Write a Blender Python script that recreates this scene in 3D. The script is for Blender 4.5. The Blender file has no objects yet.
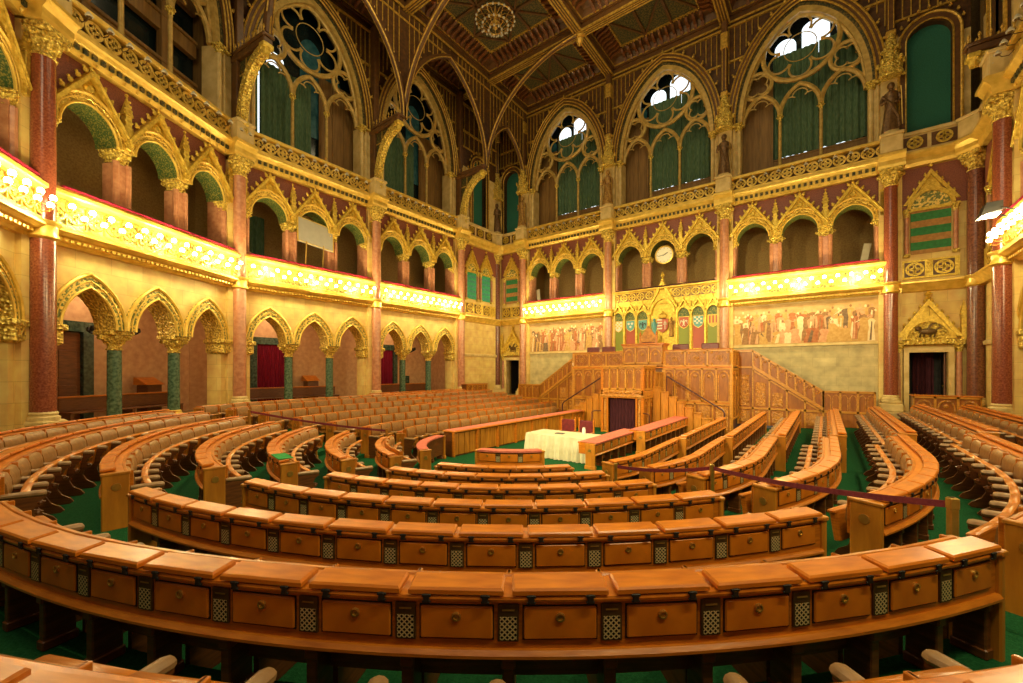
import bpy, bmesh, math, random
from math import sin, cos, pi, radians, degrees, atan2, hypot, sqrt
from mathutils import Vector, Matrix
random.seed(7)
scene = bpy.context.scene
COL = scene.collection

# ------------------------------------------------------------------ materials
def new_mat(name):
    m = bpy.data.materials.new(name); m.use_nodes = True
    nt = m.node_tree
    return m, nt, nt.nodes['Principled BSDF']

def nd(nt, kind, **kw):
    n = nt.nodes.new(kind)
    for k, v in kw.items(): setattr(n, k, v)
    return n

def mat(name, c1, c2=None, rough=.5, metal=0., scale=6., stretch=(1, 1, 1), bump=0., bscale=None, detail=5.,
        coat=0., voro=False, spec=.5, lo=.35, hi=.68, dist=.02):
    m, nt, p = new_mat(name)
    p.inputs['Roughness'].default_value = rough
    p.inputs['Metallic'].default_value = metal
    p.inputs['Specular IOR Level'].default_value = spec
    if coat:
        p.inputs['Coat Weight'].default_value = coat
        p.inputs['Coat Roughness'].default_value = .18
    L = nt.links.new
    tc = nd(nt, 'ShaderNodeTexCoord')
    mp = nd(nt, 'ShaderNodeMapping'); mp.inputs['Scale'].default_value = stretch
    L(tc.outputs['Object'], mp.inputs['Vector'])
    if c2 is not None:
        n = nd(nt, 'ShaderNodeTexNoise'); n.inputs['Scale'].default_value = scale; n.inputs['Detail'].default_value = detail
        L(mp.outputs[0], n.inputs['Vector'])
        r = nd(nt, 'ShaderNodeValToRGB')
        r.color_ramp.elements[0].position = lo; r.color_ramp.elements[1].position = hi
        r.color_ramp.elements[0].color = (*c1, 1); r.color_ramp.elements[1].color = (*c2, 1)
        L(n.outputs['Fac'], r.inputs[0]); L(r.outputs[0], p.inputs['Base Color'])
    else:
        p.inputs['Base Color'].default_value = (*c1, 1)
    if bump:
        t = nd(nt, 'ShaderNodeTexVoronoi' if voro else 'ShaderNodeTexNoise')
        t.inputs['Scale'].default_value = bscale or scale * 2
        L(mp.outputs[0], t.inputs['Vector'])
        b = nd(nt, 'ShaderNodeBump'); b.inputs['Strength'].default_value = bump; b.inputs['Distance'].default_value = dist
        L(t.outputs[0], b.inputs['Height']); L(b.outputs[0], p.inputs['Normal'])
    return m

def stone_mat(name, c1, c2, mortar, bw=.9, rh=.42, rough=.6):
    m, nt, p = new_mat(name); L = nt.links.new
    p.inputs['Roughness'].default_value = rough
    tc = nd(nt, 'ShaderNodeTexCoord')
    sx = nd(nt, 'ShaderNodeSeparateXYZ'); L(tc.outputs['Object'], sx.inputs[0])
    ad = nd(nt, 'ShaderNodeMath', operation='ADD'); L(sx.outputs[0], ad.inputs[0]); L(sx.outputs[1], ad.inputs[1])
    cx = nd(nt, 'ShaderNodeCombineXYZ'); L(ad.outputs[0], cx.inputs[0]); L(sx.outputs[2], cx.inputs[1])
    br = nd(nt, 'ShaderNodeTexBrick'); L(cx.outputs[0], br.inputs['Vector'])
    br.inputs['Scale'].default_value = 1; br.inputs['Brick Width'].default_value = bw; br.inputs['Row Height'].default_value = rh
    br.inputs['Mortar Size'].default_value = .008; br.inputs['Mortar Smooth'].default_value = .3
    br.inputs['Color1'].default_value = (*c1, 1); br.inputs['Color2'].default_value = (*c2, 1); br.inputs['Mortar'].default_value = (*mortar, 1)
    n = nd(nt, 'ShaderNodeTexNoise'); n.inputs['Scale'].default_value = 2.6; n.inputs['Detail'].default_value = 7
    L(tc.outputs['Object'], n.inputs['Vector'])
    mx = nd(nt, 'ShaderNodeMix', data_type='RGBA', blend_type='OVERLAY'); mx.inputs[0].default_value = .55
    L(br.outputs['Color'], mx.inputs[6]); L(n.outputs['Fac'], mx.inputs[7]); L(mx.outputs[2], p.inputs['Base Color'])
    return m

def emit_mat(name, c, s):
    m, nt, p = new_mat(name)
    p.inputs['Base Color'].default_value = (*c, 1)
    p.inputs['Emission Color'].default_value = (*c, 1); p.inputs['Emission Strength'].default_value = s
    return m

GOLDC = (.86, .62, .10); GOLDD = (.55, .34, .035)
M = {}
M['gold'] = mat('gold_leaf', GOLDD, GOLDC, .38, .45, 9, bump=.5, bscale=22, voro=True)
M['goldcarve'] = mat('carved_gold', (.42, .25, .03), (.95, .71, .14), .36, .35, 14, bump=1., bscale=13, voro=True, dist=.06, lo=.38, hi=.6)
M['goldplain'] = mat('plain_gilding', (.68, .43, .06), (.90, .62, .13), .35, .35, 4, bump=.15)
M['goldgreen'] = mat('gold_scroll_on_green', (.16, .19, .05), (.88, .64, .16), .45, .2, 12, bump=.6, bscale=14, dist=.03, lo=.46, hi=.56)
M['greenspot'] = mat('green_mosaic', (.05, .10, .025), (.32, .27, .05), .5, .1, 24, lo=.48, hi=.6)
M['stone'] = stone_mat('yellow_limestone', (.68, .46, .13), (.74, .53,   .18), (.54, .36, .10), .9, .5)
M['ashlar'] = stone_mat('grey_yellow_ashlar', (.44, .35, .16), (.52, .42, .20), (.40, .31, .14), .85, .42)
M['stonefine'] = mat('pale_limestone', (.55, .38, .13), (.74, .56, .24), .55, 0, 3, detail=8, bump=.1)
M['tracery'] = mat('gilded_tracery_stone', (.40, .255, .06), (.60, .40, .11), .45, .15, 5, bump=.1)
M['plaster'] = mat('rose_plaster', (.50, .26, .12), (.66, .40, .20), .8, 0, 5, detail=9, lo=.3, hi=.7)
M['brownwall'] = mat('brown_patterned_wall', (.27, .155, .045), (.40, .25, .075), .8, 0, 18)
M['granite'] = mat('red_granite', (.15, .030, .014), (.34, .092, .04), .22, 0, 26, detail=10, coat=.4, lo=.3, hi=.7)
M['darkgranite'] = mat('dark_red_marble', (.11, .035, .02), (.25, .085, .045), .25, 0, 16, detail=8, coat=.3)
M['pinkmarble'] = mat('pink_marble', (.40, .15, .07), (.56, .26, .13), .3, 0, 7, detail=9, coat=.2)
M['porphyry'] = mat('porphyry_panel', (.19, .05, .032), (.32, .105, .06), .45, 0, 30, detail=8)
M['greenmarble'] = mat('green_marble', (.03, .07, .04), (.12, .20, .12), .22, 0, 12, detail=9, coat=.3)
M['darkmarble'] = mat('black_green_marble', (.015, .03, .02), (.06, .10, .07), .25, 0, 10, detail=8)
WA, WB = (.40, .105, .006), (.64, .205, .014)
M['wood'] = mat('oiled_oak', WA, WB, .30, 0, 5, (1, 1, 9), bump=.06, coat=.25, detail=8, lo=.3, hi=.72)
M['woodlid'] = mat('polished_oak_lid', (.47, .118, .006), (.75, .235, .014), .32, 0, 3, (1.2, 6, 1.2), coat=.15, detail=8, lo=.3, hi=.72)
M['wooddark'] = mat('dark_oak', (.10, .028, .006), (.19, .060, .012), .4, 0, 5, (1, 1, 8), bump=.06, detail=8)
M['woodcarve'] = mat('carved_oak', (.34, .115, .009), (.62, .25, .026), .38, 0, 8, bump=.7, bscale=16, voro=True, dist=.03, coat=.15)
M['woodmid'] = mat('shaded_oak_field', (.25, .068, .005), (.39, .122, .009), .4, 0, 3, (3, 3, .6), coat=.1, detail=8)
M['oakgold'] = mat('golden_oak', (.44, .165, .014), (.64, .28, .03), .36, 0, 5, (1, 1, 7), bump=.05, coat=.2, detail=8)
M['woodpanel'] = mat('panel_oak', (.42, .145, .011), (.61, .235, .02), .38, 0, 3, (3, 3, .6), bump=.06, coat=.15, detail=8)
M['ceilwood'] = mat('ceiling_walnut', (.05, .020, .007), (.12, .05, .014), .45, 0, 6, detail=6)
M['ceilgold'] = mat('ceiling_gilding', (.40, .22, .03), (.74, .46, .08), .38, .4, 10, bump=.3, bscale=30)
M['ceilgreen'] = mat('ceiling_green_stencil', (.025, .030, .010), (.15, .10, .02), .6, 0, 13, lo=.46, hi=.58)
M['ceilred'] = mat('ceiling_red_wood', (.085, .034, .009), (.145, .060, .013), .45, 0, 5)
M['leather'] = mat('brown_leather', (.25, .118, .034), (.38, .19, .058), .38, 0, 10, bump=.15, bscale=60, coat=.1)
M['pad'] = mat('tan_leather_armrest', (.24, .125, .05), (.36, .20, .085), .42, 0, 9, bump=.1, bscale=60)
M['burgundy'] = mat('burgundy_leather', (.10, .008, .012), (.17, .015, .02), .4, 0, 9)
M['carpet'] = mat('green_carpet', (.006, .060, .018), (.016, .105, .034), .95, 0, 60, bump=.4, bscale=180, spec=.1)
M['stonefloor'] = mat('ochre_stone_floor', (.35, .24, .10), (.48, .34, .15), .4, 0, 3)
M['redcloth'] = mat('red_velvet', (.20, .008, .025), (.30, .015, .04), .9, 0, 20, spec=.1)
M['pinkcloth'] = mat('faded_red_baize', (.55, .13, .09), (.66, .20, .14), .9, 0, 14, spec=.1)
M['greencloth'] = mat('green_baize', (.02, .20, .05), (.05, .30, .09), .9, 0, 14, spec=.1)
M['winecurtain'] = mat('wine_curtain', (.14, .006, .02), (.24, .012, .035), .85, 0, 12, (3, 3, .3), spec=.1)
M['plumcurtain'] = mat('plum_curtain', (.045, .012, .018), (.085, .022, .03), .9, 0, 12, (3, 3, .3), spec=.1)
M['greencurtain'] = mat('green_curtain', (.065, .125, .07), (.13, .20, .12), .85, 0, 9, (3, 3, .5), spec=.1)
M['teal'] = mat('teal_panel', (.012, .10, .065), (.022, .15, .10), .85, 0, 30)
M['cream'] = mat('cream_cloth', (.56, .50, .33), (.64, .58, .41), .85, 0, 5, spec=.1)
M['brass'] = mat('brass', (.55, .33, .07), (.70, .46, .12), .3, .8, 8)
M['bronze'] = mat('bronze', (.10, .055, .02), (.17, .10, .035), .4, .6, 8)
M['iron'] = mat('black_iron', (.012, .010, .009), (.03, .025, .02), .5, .3, 8)
M['rail'] = mat('dark_red_rail', (.06, .012, .012), (.09, .02, .018), .4, 0, 8)
M['rope'] = mat('burgundy_rope', (.17, .015, .03), (.24, .03, .05), .8, 0, 30)
M['board'] = mat('grey_screen', (.42, .38, .30), (.47, .43, .34), .7, 0, 3)
M['white'] = mat('white_enamel', (.80, .74, .58), (.86, .80, .66), .4, 0, 3)
M['lampglass'] = mat('frosted_lamp_glass', (.55, .50, .38), None, .3)
M['bulb'] = emit_mat('lit_bulb', (1., .80, .48), 22)
M['sky'] = emit_mat('daylight_glass', (.80, .92, 1.), 1.6)
M['darkglass'] = mat('dark_window_glass', (.006, .012, .013), (.012, .022, .022), .12, 0, 2)
M['blueglass'] = mat('blue_stained_glass', (.02, .09, .12), (.05, .16, .19), .2, 0, 5)
M['brownpanel'] = mat('brown_reveal', (.17, .085, .02), (.26, .14, .035), .6, 0, 3, (4, 4, .4))
M['statue'] = mat('bronze_statue', (.10, .05, .02), (.24, .13, .05), .42, .35, 12, bump=.3)
M['statuegold'] = mat('painted_statue', (.26, .12, .03), (.52, .30, .07), .45, .25, 9, bump=.3)
M['glass'] = mat('clear_glass', (.75, .75, .70), None, .08)
M['paper'] = mat('dark_folder', (.05, .04, .035), None, .5)
for k, c in dict(s_white=(.75, .70, .55), s_red=(.46, .085, .04), s_blue=(.03, .16, .22), s_green=(.26, .29, .025), s_gold=(.75, .48, .07),
                 s_dark=(.03, .035, .04), s_sky=(.12, .36, .36)).items():
    M[k] = mat('heraldic_' + k[2:], c, None, .5)

def grille_mat():
    m, nt, p = new_mat('bronze_speaker_grille'); L = nt.links.new
    tc = nd(nt, 'ShaderNodeTexCoord'); sx = nd(nt, 'ShaderNodeSeparateXYZ'); L(tc.outputs['Object'], sx.inputs[0])
    out = []
    for sg in (1, -1):
        a = nd(nt, 'ShaderNodeMath', operation='MULTIPLY'); L(sx.outputs[2], a.inputs[0]); a.inputs[1].default_value = sg
        b = nd(nt, 'ShaderNodeMath', operation='ADD'); L(sx.outputs[0], b.inputs[0]); L(a.outputs[0], b.inputs[1])
        c = nd(nt, 'ShaderNodeMath', operation='MULTIPLY'); L(b.outputs[0], c.inputs[0]); c.inputs[1].default_value = 33
        d = nd(nt, 'ShaderNodeMath', operation='FRACT'); L(c.outputs[0], d.inputs[0])
        e = nd(nt, 'ShaderNodeMath', operation='LESS_THAN'); L(d.outputs[0], e.inputs[0]); e.inputs[1].default_value = .36
        out.append(e)
    mx = nd(nt, 'ShaderNodeMath', operation='MAXIMUM'); L(out[0].outputs[0], mx.inputs[0]); L(out[1].outputs[0], mx.inputs[1])
    r = nd(nt, 'ShaderNodeMix', data_type='RGBA'); L(mx.outputs[0], r.inputs[0])
    r.inputs[6].default_value = (.008, .005, .002, 1); r.inputs[7].default_value = (.80, .62, .30, 1)
    L(r.outputs[2], p.inputs['Base Color']); p.inputs['Roughness'].default_value = .35; p.inputs['Metallic'].default_value = .4
    return m
M['grille'] = grille_mat()

def blind_mat(name, ca, cb, n):
    m, nt, p = new_mat(name); L = nt.links.new
    tc = nd(nt, 'ShaderNodeTexCoord'); sx = nd(nt, 'ShaderNodeSeparateXYZ'); L(tc.outputs['Object'], sx.inputs[0])
    c = nd(nt, 'ShaderNodeMath', operation='MULTIPLY'); L(sx.outputs[2], c.inputs[0]); c.inputs[1].default_value = n
    d = nd(nt, 'ShaderNodeMath', operation='FRACT'); L(c.outputs[0], d.inputs[0])
    e = nd(nt, 'ShaderNodeMath', operation='LESS_THAN'); L(d.outputs[0], e.inputs[0]); e.inputs[1].default_value = .55
    nz = nd(nt, 'ShaderNodeTexNoise'); nz.inputs['Scale'].default_value = 9; L(tc.outputs['Object'], nz.inputs['Vector'])
    r = nd(nt, 'ShaderNodeMix', data_type='RGBA'); L(e.outputs[0], r.inputs[0]); r.inputs[6].default_value = (*ca, 1); r.inputs[7].default_value = (*cb, 1)
    q = nd(nt, 'ShaderNodeMix', data_type='RGBA', blend_type='OVERLAY'); q.inputs[0].default_value = .5
    L(r.outputs[2], q.inputs[6]); L(nz.outputs['Fac'], q.inputs[7]); L(q.outputs[2], p.inputs['Base Color'])
    p.inputs['Roughness'].default_value = .85
    return m
M['blind'] = blind_mat('green_and_ochre_striped_hanging', (.40, .20, .06), (.03, .19, .06), 1.7)
M['tealblind'] = blind_mat('teal_striped_hanging', (.06, .26, .22), (.04, .34, .16), 3.1)

M['fresco'] = mat('faded_fresco_ground', (.46, .27, .09), (.64, .43, .19), .8, 0, 2.2, (1, 1, 1.6), detail=8, lo=.3, hi=.7)
for k, c1, c2 in (('p_ochre', (.50, .27, .07), (.62, .38, .13)), ('p_red', (.36, .10, .035), (.50, .19, .07)), ('p_cream', (.72, .55, .30), (.80, .66, .42)),
                  ('p_dark', (.14, .085, .05), (.24, .15, .08)), ('p_brown', (.26, .12, .045), (.38, .20, .08)), ('p_rose', (.58, .27, .13), (.68, .38, .2))):
    M[k] = mat('fresco_' + k[2:], c1, c2, .8, 0, 9, detail=7)

# ------------------------------------------------------------------ mesh builder
class MB:
    def __init__(s, T=None): s.v = []; s.f = []; s.T = T
    def add(s, vs, fs):
        o = len(s.v)
        s.v += [tuple(s.T @ Vector(p)) for p in vs] if s.T else [tuple(p) for p in vs]
        s.f += [tuple(i + o for i in f) for f in fs]; return s
    def box(s, x0, x1, y0, y1, z0, z1):
        return s.add([(x0, y0, z0), (x1, y0, z0), (x1, y1, z0), (x0, y1, z0), (x0, y0, z1), (x1, y0, z1), (x1, y1, z1), (x0, y1, z1)],
                     [(0, 3, 2, 1), (4, 5, 6, 7), (0, 1, 5, 4), (1, 2, 6, 5), (2, 3, 7, 6), (3, 0, 4, 7)])
    def bbox(s, x0, x1, y0, y1, z0, z1, b=.01):      # box with chamfered edges all round
        rings = [(b, z0), (0, z0 + b), (0, z1 - b), (b, z1)]; n = 8; fs = []
        for i in range(3):
            for j in range(n): fs.append((i * n + j, i * n + (j + 1) % n, (i + 1) * n + (j + 1) % n, (i + 1) * n + j))
        fs += [tuple(range(n - 1, -1, -1)), tuple(range(3 * n, 4 * n))]
        ring = []
        for k, z in rings:
            X0, X1, Y0, Y1 = x0 + k, x1 - k, y0 + k, y1 - k; d = b
            ring += [(X0 + d, Y0, z), (X1 - d, Y0, z), (X1, Y0 + d, z), (X1, Y1 - d, z), (X1 - d, Y1, z), (X0 + d, Y1, z), (X0, Y1 - d, z), (X0, Y0 + d, z)]
        return s.add(ring, fs)
    def prism(s, poly, y0, y1):          # poly of (x,z), extruded along y
        n = len(poly)
        vs = [(x, y0, z) for x, z in poly] + [(x, y1, z) for x, z in poly]
        return s.add(vs, [tuple(range(n - 1, -1, -1)), tuple(range(n, 2 * n))] + [(i, (i + 1) % n, n + (i + 1) % n, n + i) for i in range(n)])
    def prismx(s, poly, x0, x1):         # poly of (y,z), extruded along x
        n = len(poly)
        vs = [(x0, y, z) for y, z in poly] + [(x1, y, z) for y, z in poly]
        return s.add(vs, [tuple(range(n - 1, -1, -1)), tuple(range(n, 2 * n))] + [(i, (i + 1) % n, n + (i + 1) % n, n + i) for i in range(n)])
    def prismz(s, poly, z0, z1):
        n = len(poly)
        vs = [(x, y, z0) for x, y in poly] + [(x, y, z1) for x, y in poly]
        return s.add(vs, [tuple(range(n - 1, -1, -1)), tuple(range(n, 2 * n))] + [(i, (i + 1) % n, n + (i + 1) % n, n + i) for i in range(n)])
    def lathe(s, prof, cx=0, cy=0, n=16, cz=0, mod=None):   # prof [(r,z)]
        vs = []
        for r, z in prof:
            for i in range(n):
                a = 2 * pi * i / n; q = r * (mod(a, z) if mod else 1)
                vs.append((cx + q * cos(a), cy + q * sin(a), z + cz))
        fs = []
        for k in range(len(prof) - 1):
            for i in range(n):
                fs.append((k * n + i, k * n + (i + 1) % n, (k + 1) * n + (i + 1) % n, (k + 1) * n + i))
        fs += [tuple(range(n - 1, -1, -1)), tuple((len(prof) - 1) * n + i for i in range(n))]
        return s.add(vs, fs)
    def tube(s, pts, r, n=6, closed=False, r1=None):
        P = [Vector(p) for p in pts]; m = len(P); vs = []; up = None
        for i in range(m):
            if closed: t = P[(i + 1) % m] - P[i - 1]
            else: t = P[min(i + 1, m - 1)] - P[max(i - 1, 0)]
            t.normalize()
            if up is None:
                up = Vector((0, 0, 1)) if abs(t.z) < .9 else Vector((0, 1, 0))
            a = t.cross(up)
            if a.length < 1e-4: up = Vector((1, 0, 0)); a = t.cross(up)
            a.normalize(); b = a.cross(t); up = b
            rr = r if r1 is None else r + (r1 - r) * i / (m - 1)
            for k in range(n):
                q = 2 * pi * k / n + pi / n
                vs.append(P[i] + a * (rr * cos(q)) + b * (rr * sin(q)))
        fs = []
        for i in range(m if closed else m - 1):
            j = (i + 1) % m
            for k in range(n):
                fs.append((i * n + k, i * n + (k + 1) % n, j * n + (k + 1) % n, j * n + k))
        if not closed: fs += [tuple(range(n - 1, -1, -1)), tuple((m - 1) * n + k for k in range(n))]
        return s.add(vs, fs)
    def ball(s, c, r, n=8, m=6, sq=(1, 1, 1)):
        vs = [(c[0], c[1], c[2] - r * sq[2])]
        for i in range(1, m):
            a = pi * i / m
            for k in range(n):
                b = 2 * pi * k / n
                vs.append((c[0] + r * sq[0] * sin(a) * cos(b), c[1] + r * sq[1] * sin(a) * sin(b), c[2] - r * sq[2] * cos(a)))
        vs.append((c[0], c[1], c[2] + r * sq[2])); fs = []
        for k in range(n): fs.append((0, 1 + (k + 1) % n, 1 + k))
        for i in range(m - 2):
            for k in range(n):
                fs.append((1 + i * n + k, 1 + i * n + (k + 1) % n, 1 + (i + 1) * n + (k + 1) % n, 1 + (i + 1) * n + k))
        e = len(vs) - 1
        for k in range(n): fs.append((e, 1 + (m - 2) * n + k, 1 + (m - 2) * n + (k + 1) % n))
        return s.add(vs, fs)
    def strip(s, A, B):                   # loft between two open polylines
        n = len(A); return s.add(list(A) + list(B), [(i, i + 1, n + i + 1, n + i) for i in range(n - 1)])
    def loft(s, secs, closed_sec=True, caps=True):   # list of sections of equal length
        n = len(secs[0]); vs = [p for q in secs for p in q]; fs = []
        for i in range(len(secs) - 1):
            for k in range(n if closed_sec else n - 1):
                fs.append((i * n + k, i * n + (k + 1) % n, (i + 1) * n + (k + 1) % n, (i + 1) * n + k))
        if caps and closed_sec: fs += [tuple(range(n - 1, -1, -1)), tuple((len(secs) - 1) * n + k for k in range(n))]
        return s.add(vs, fs)
    def mesh(s, name, smooth=False):
        me = bpy.data.meshes.new(name); me.from_pydata(s.v, [], s.f)
        bm = bmesh.new(); bm.from_mesh(me); bmesh.ops.recalc_face_normals(bm, faces=bm.faces)
        bm.to_mesh(me); bm.free()
        if smooth:
            for p in me.polygons: p.use_smooth = True
            me.set_sharp_from_angle(angle=radians(40))
        return me

def link(name, data, parent=None, loc=(0, 0, 0), rz=0., rot=None):
    o = bpy.data.objects.new(name, data); COL.objects.link(o)
    o.location = loc; o.rotation_euler = rot if rot else (0, 0, rz)
    if parent: o.parent = parent
    return o
def obj(name, mb, m, parent=None, loc=(0, 0, 0), rz=0., smooth=False, rot=None):
    me = mb.mesh(name, smooth) if isinstance(mb, MB) else mb
    if not me.materials: me.materials.append(M[m])
    return link(name, me, parent, loc, rz, rot)
def tag(o, label, cat, group=None):
    o['label'] = label; o['category'] = cat; o['kind'] = 'thing'
    if group: o['group'] = group
    return o
def thing(name, label, cat, loc=(0, 0, 0), rz=0., group=None):
    return tag(link(name, None, None, loc, rz), label, cat, group)
def struct(o, label=None):
    o['kind'] = 'structure'
    if label: o['label'] = label
    return o
def dup(root, loc, rz, label=None, group=None):
    r = root.copy(); COL.objects.link(r); r.location = loc; r.rotation_euler = (0, 0, rz)
    if label: r['label'] = label
    if group: r['group'] = group
    for ch in list(root.children):
        c = ch.copy(); COL.objects.link(c); c.parent = r
        for g in list(ch.children):
            d = g.copy(); COL.objects.link(d); d.parent = c
    return r
ORD = ['first', 'second', 'third', 'fourth', 'fifth', 'sixth', 'seventh', 'eighth', 'ninth', 'tenth', 'eleventh', 'twelfth', 'thirteenth',
       'fourteenth', 'fifteenth', 'sixteenth', 'seventeenth', 'eighteenth', 'nineteenth', 'twentieth']

def arch(a, zs, h, n=8, cx=0.):           # pointed arch, left spring to right spring
    R = (a * a + h * h) / (2 * a); c = R - a
    if h < a: # segmental/round fallback
        return [(cx - a * cos(pi * i / (2 * n)), zs + h * sin(pi * i / (2 * n))) for i in range(2 * n + 1)]
    t = math.asin(min(1, h / R)); out = []
    for i in range(n + 1):
        q = t * i / n; out.append((cx + c - R * cos(q), zs + R * sin(q)))
    return out + [(2 * cx - x, z) for x, z in out[-2::-1]]
def warch(a, zs, h, n=8, cx=0.):          # fuller shouldered arch of the tall windows
    P = arch(a, zs, h, n, cx); m = len(P) - 1
    return [(x * .42 + .58 * (cx - a * cos(pi * i / m)), z * .42 + .58 * (zs + h * .985 * sin(pi * i / m))) for i, (x, z) in enumerate(P)]
def ring(mb, inner, outer, y0, y1):        # solid band between two arch lines
    n = len(inner)
    secs = []
    for (a, b), (c, d) in zip(inner, outer): secs.append([(a, y0, b), (c, y0, d), (c, y1, d), (a, y1, b)])
    return mb.loft(secs)
def arch_wall(mb, x0, x1, z0, z1, arches, y0, y1, fn=None):
    arches = sorted(arches); x = x0
    for cx, a, zs, h in arches:
        if cx - a - x > 1e-4: mb.box(x, cx - a, y0, y1, z0, z1)
        P = (fn or arch)(a, zs, h, 14 if fn else 8, cx); secs = [[(px, y0, pz), (px, y0, z1), (px, y1, z1), (px, y1, pz)] for px, pz in P]
        mb.loft(secs); x = cx + a
    if x1 - x > 1e-4: mb.box(x, x1, y0, y1, z0, z1)
    return mb
# ------------------------------------------------------------------ the room: positions
W = 6.2
YC = -13.454
CAMX, CAMY, CAMZ = 7.145, -23.097, 2.75
FZ = 1.10                      # level of the perimeter floor
BX, TZ = 6.2, 20.3             # bay pitch, underside of the ceiling beams
PI = pi
class Bay: pass
def bay(n, side, x, y, rz, words): 
    b = Bay(); b.n = n; b.side = side; b.x = x; b.y = y; b.rz = rz; b.words = words; return b
BAYS = {
 'A': bay('A', 'back', -6.2, 0, 0, 'back wall left of throne'),
 'T': bay('T', 'back', 0, 0, 0, 'back wall over throne'),
 'C': bay('C', 'back', 6.2, 0, 0, 'back wall right of throne'),
 'L3': bay('L3', 'left', -11.12, -7.19, PI / 2, 'left wall by far corner'),
 'L2': bay('L2', 'left', -11.12, -13.39, PI / 2, 'middle of the left wall'),
 'L1': bay('L1', 'left', -9.57, -19.175, radians(120), 'left wall in front of the tall red column'),
 'L0': bay('L0', 'left', -5.335, -23.41, radians(150), 'left wall at the edge of the photo'),
 'R1': bay('R1', 'right', 11.44, -7.19, -PI / 2, 'right wall at the edge of the photo'),
}
def at(b, x, y=0., z=0.):
    return (b.x + x * cos(b.rz) - y * sin(b.rz), b.y + x * sin(b.rz) + y * cos(b.rz), z)

# shared meshes, each made once
MESH = {}
def shared(key, fn, m, smooth=False):
    if key not in MESH:
        me = fn().mesh(key, smooth); me.materials.append(M[m]); MESH[key] = me
    return MESH[key]

def capital(mb, x, y, z0, z1, r0, r1, sq=None):
    h = z1 - z0
    mb.lathe([(r0 * 1.12, z0), (r0 * 1.2, z0 + .05 * h), (r0 * .98, z0 + .12 * h), (r0 * 1.05, z0 + .3 * h), ((r0 + r1) * .5, z0 + .5 * h), (r1 * .88, z0 + .72 * h), (r1 * .8, z0 + .78 * h)], x, y, 12,
             mod=lambda a, z: 1 + .10 * cos(6 * a) * min(1, (z - z0) / h * 2))
    for k in range(6):                       # curled leaf tips
        a = 2 * pi * k / 6
        mb.ball((x + r1 * .95 * cos(a), y + r1 * .95 * sin(a), z0 + .66 * h), r1 * .2, 6, 4)
        a += pi / 6
        mb.ball((x + r0 * 1.25 * cos(a), y + r0 * 1.25 * sin(a), z0 + .38 * h), r0 * .22, 6, 4)
    q = sq or r1
    mb.bbox(x - q, x + q, y - q, y + q, z0 + .78 * h, z1, .02)
    return mb

# ---- arcade pieces
def m_archivolt(a, zs, h, w, hw): 
    def f():
        mb = MB(); ring(mb, arch(a, zs, h), arch(a + w, zs, h + hw), .24, .36); return mb
    return f
def m_edges(a, zs, h, w, hw):
    def f():
        mb = MB()
        P = arch(a, zs, h); Q = arch(a + w, zs, h + hw)
        mb.tube([(x, .23, z) for x, z in P], .035, 6); mb.tube([(x, .23, z) for x, z in Q], .05, 6)
        mb.tube([(x, .22, z) for x, z in arch(a + w * .5, zs, h + hw * .5)], .018, 5)
        return mb
    return f
def m_lining(a, zs, h): 
    def f():
        mb = MB(); ring(mb, arch(a - .03, zs, h - .03), arch(a + .002, zs, h + .002), .25, .97); return mb
    return f
def m_gable():
    mb = MB(); z0, zt, hw = 9.42, 10.74, .93
    for s in (-1, 1):
        mb.prism([(s * hw, z0), (s * (hw + .13), z0 + .0), (0, zt + .17), (0, zt)], .12, .36)
        mb.tube([(s * (hw + .1), .13, z0), (0, .13, zt + .13)], .04, 5)
        for k in range(6):
            t = (k + .5) / 6
            x = s * (hw + .13) * (1 - t); z = z0 + (zt + .17 - z0) * t
            mb.ball((x + s * .05, .2, z + .06), .07, 6, 4, (1, .8, 1.1)); mb.ball((x + s * .09, .2, z + .13), .04, 5, 4)
        P = arch(.93, 9.2, 1.06, 8)
        half = [p for p in P if p[0] * s >= -1e-6]; half.sort(key=lambda p: -abs(p[0]))
        A = [(x, .30, z) for x, z in half]; Bq = []
        for x, z in half:
            Bq.append((x, .30, max(z, z0 + (zt - z0) * (1 - abs(x) / hw))))
        mb.strip(A, Bq)
    mb.lathe([(.02, 10.88), (.06, 10.95), (.03, 11.0), (.1, 11.08), (.02, 11.2)], 0, .22, 8)
    T = mb.T; mb.T = Matrix.Translation((0, .27, 10.42)) @ Matrix.Rotation(pi / 2, 4, 'X'); mb.lathe([(.13, -.03), (.13, .0), (.08, .05)], 0, 0, 10); mb.T = T
    return mb
def m_pinnacle():
    mb = MB(); mb.bbox(-.085, .085, .14, .34, 9.25, 10.25, .015)
    mb.loft([[(-.11, .12, 10.25), (.11, .12, 10.25), (.11, .36, 10.25), (-.11, .36, 10.25)], [(-.01, .23, 10.82), (.01, .23, 10.82), (.01, .25, 10.82), (-.01, .25, 10.82)]])
    for k in range(4):
        z = 10.32 + .12 * k; q = .11 - .022 * k
        for s in (-1, 1): mb.ball((s * q, .18, z), .035, 5, 4)
    for k in range(5):
        for s in (-1, 1): mb.ball((s * .1, .16, 9.4 + .17 * k), .03, 5, 4)
    mb.ball((0, .24, 10.86), .05, 6, 4)
    return mb
def m_cornice(w):
    def f():
        mb = MB(); h = w / 2
        mb.prismx([(.4, 11.02), (.16, 11.02), (.12, 11.10), (.10, 11.14), (.10, 11.30), (.02, 11.34), (-.05, 11.42), (-.10, 11.46), (-.10, 11.54), (-.04, 11.58), (.4, 11.62)], -h, h)
        n = int(w / .36)
        for i in range(n):
            x = -h + w * (i + .5) / n; mb.ball((x, .11, 11.06), .045, 6, 4)
        return mb
    return f
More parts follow.
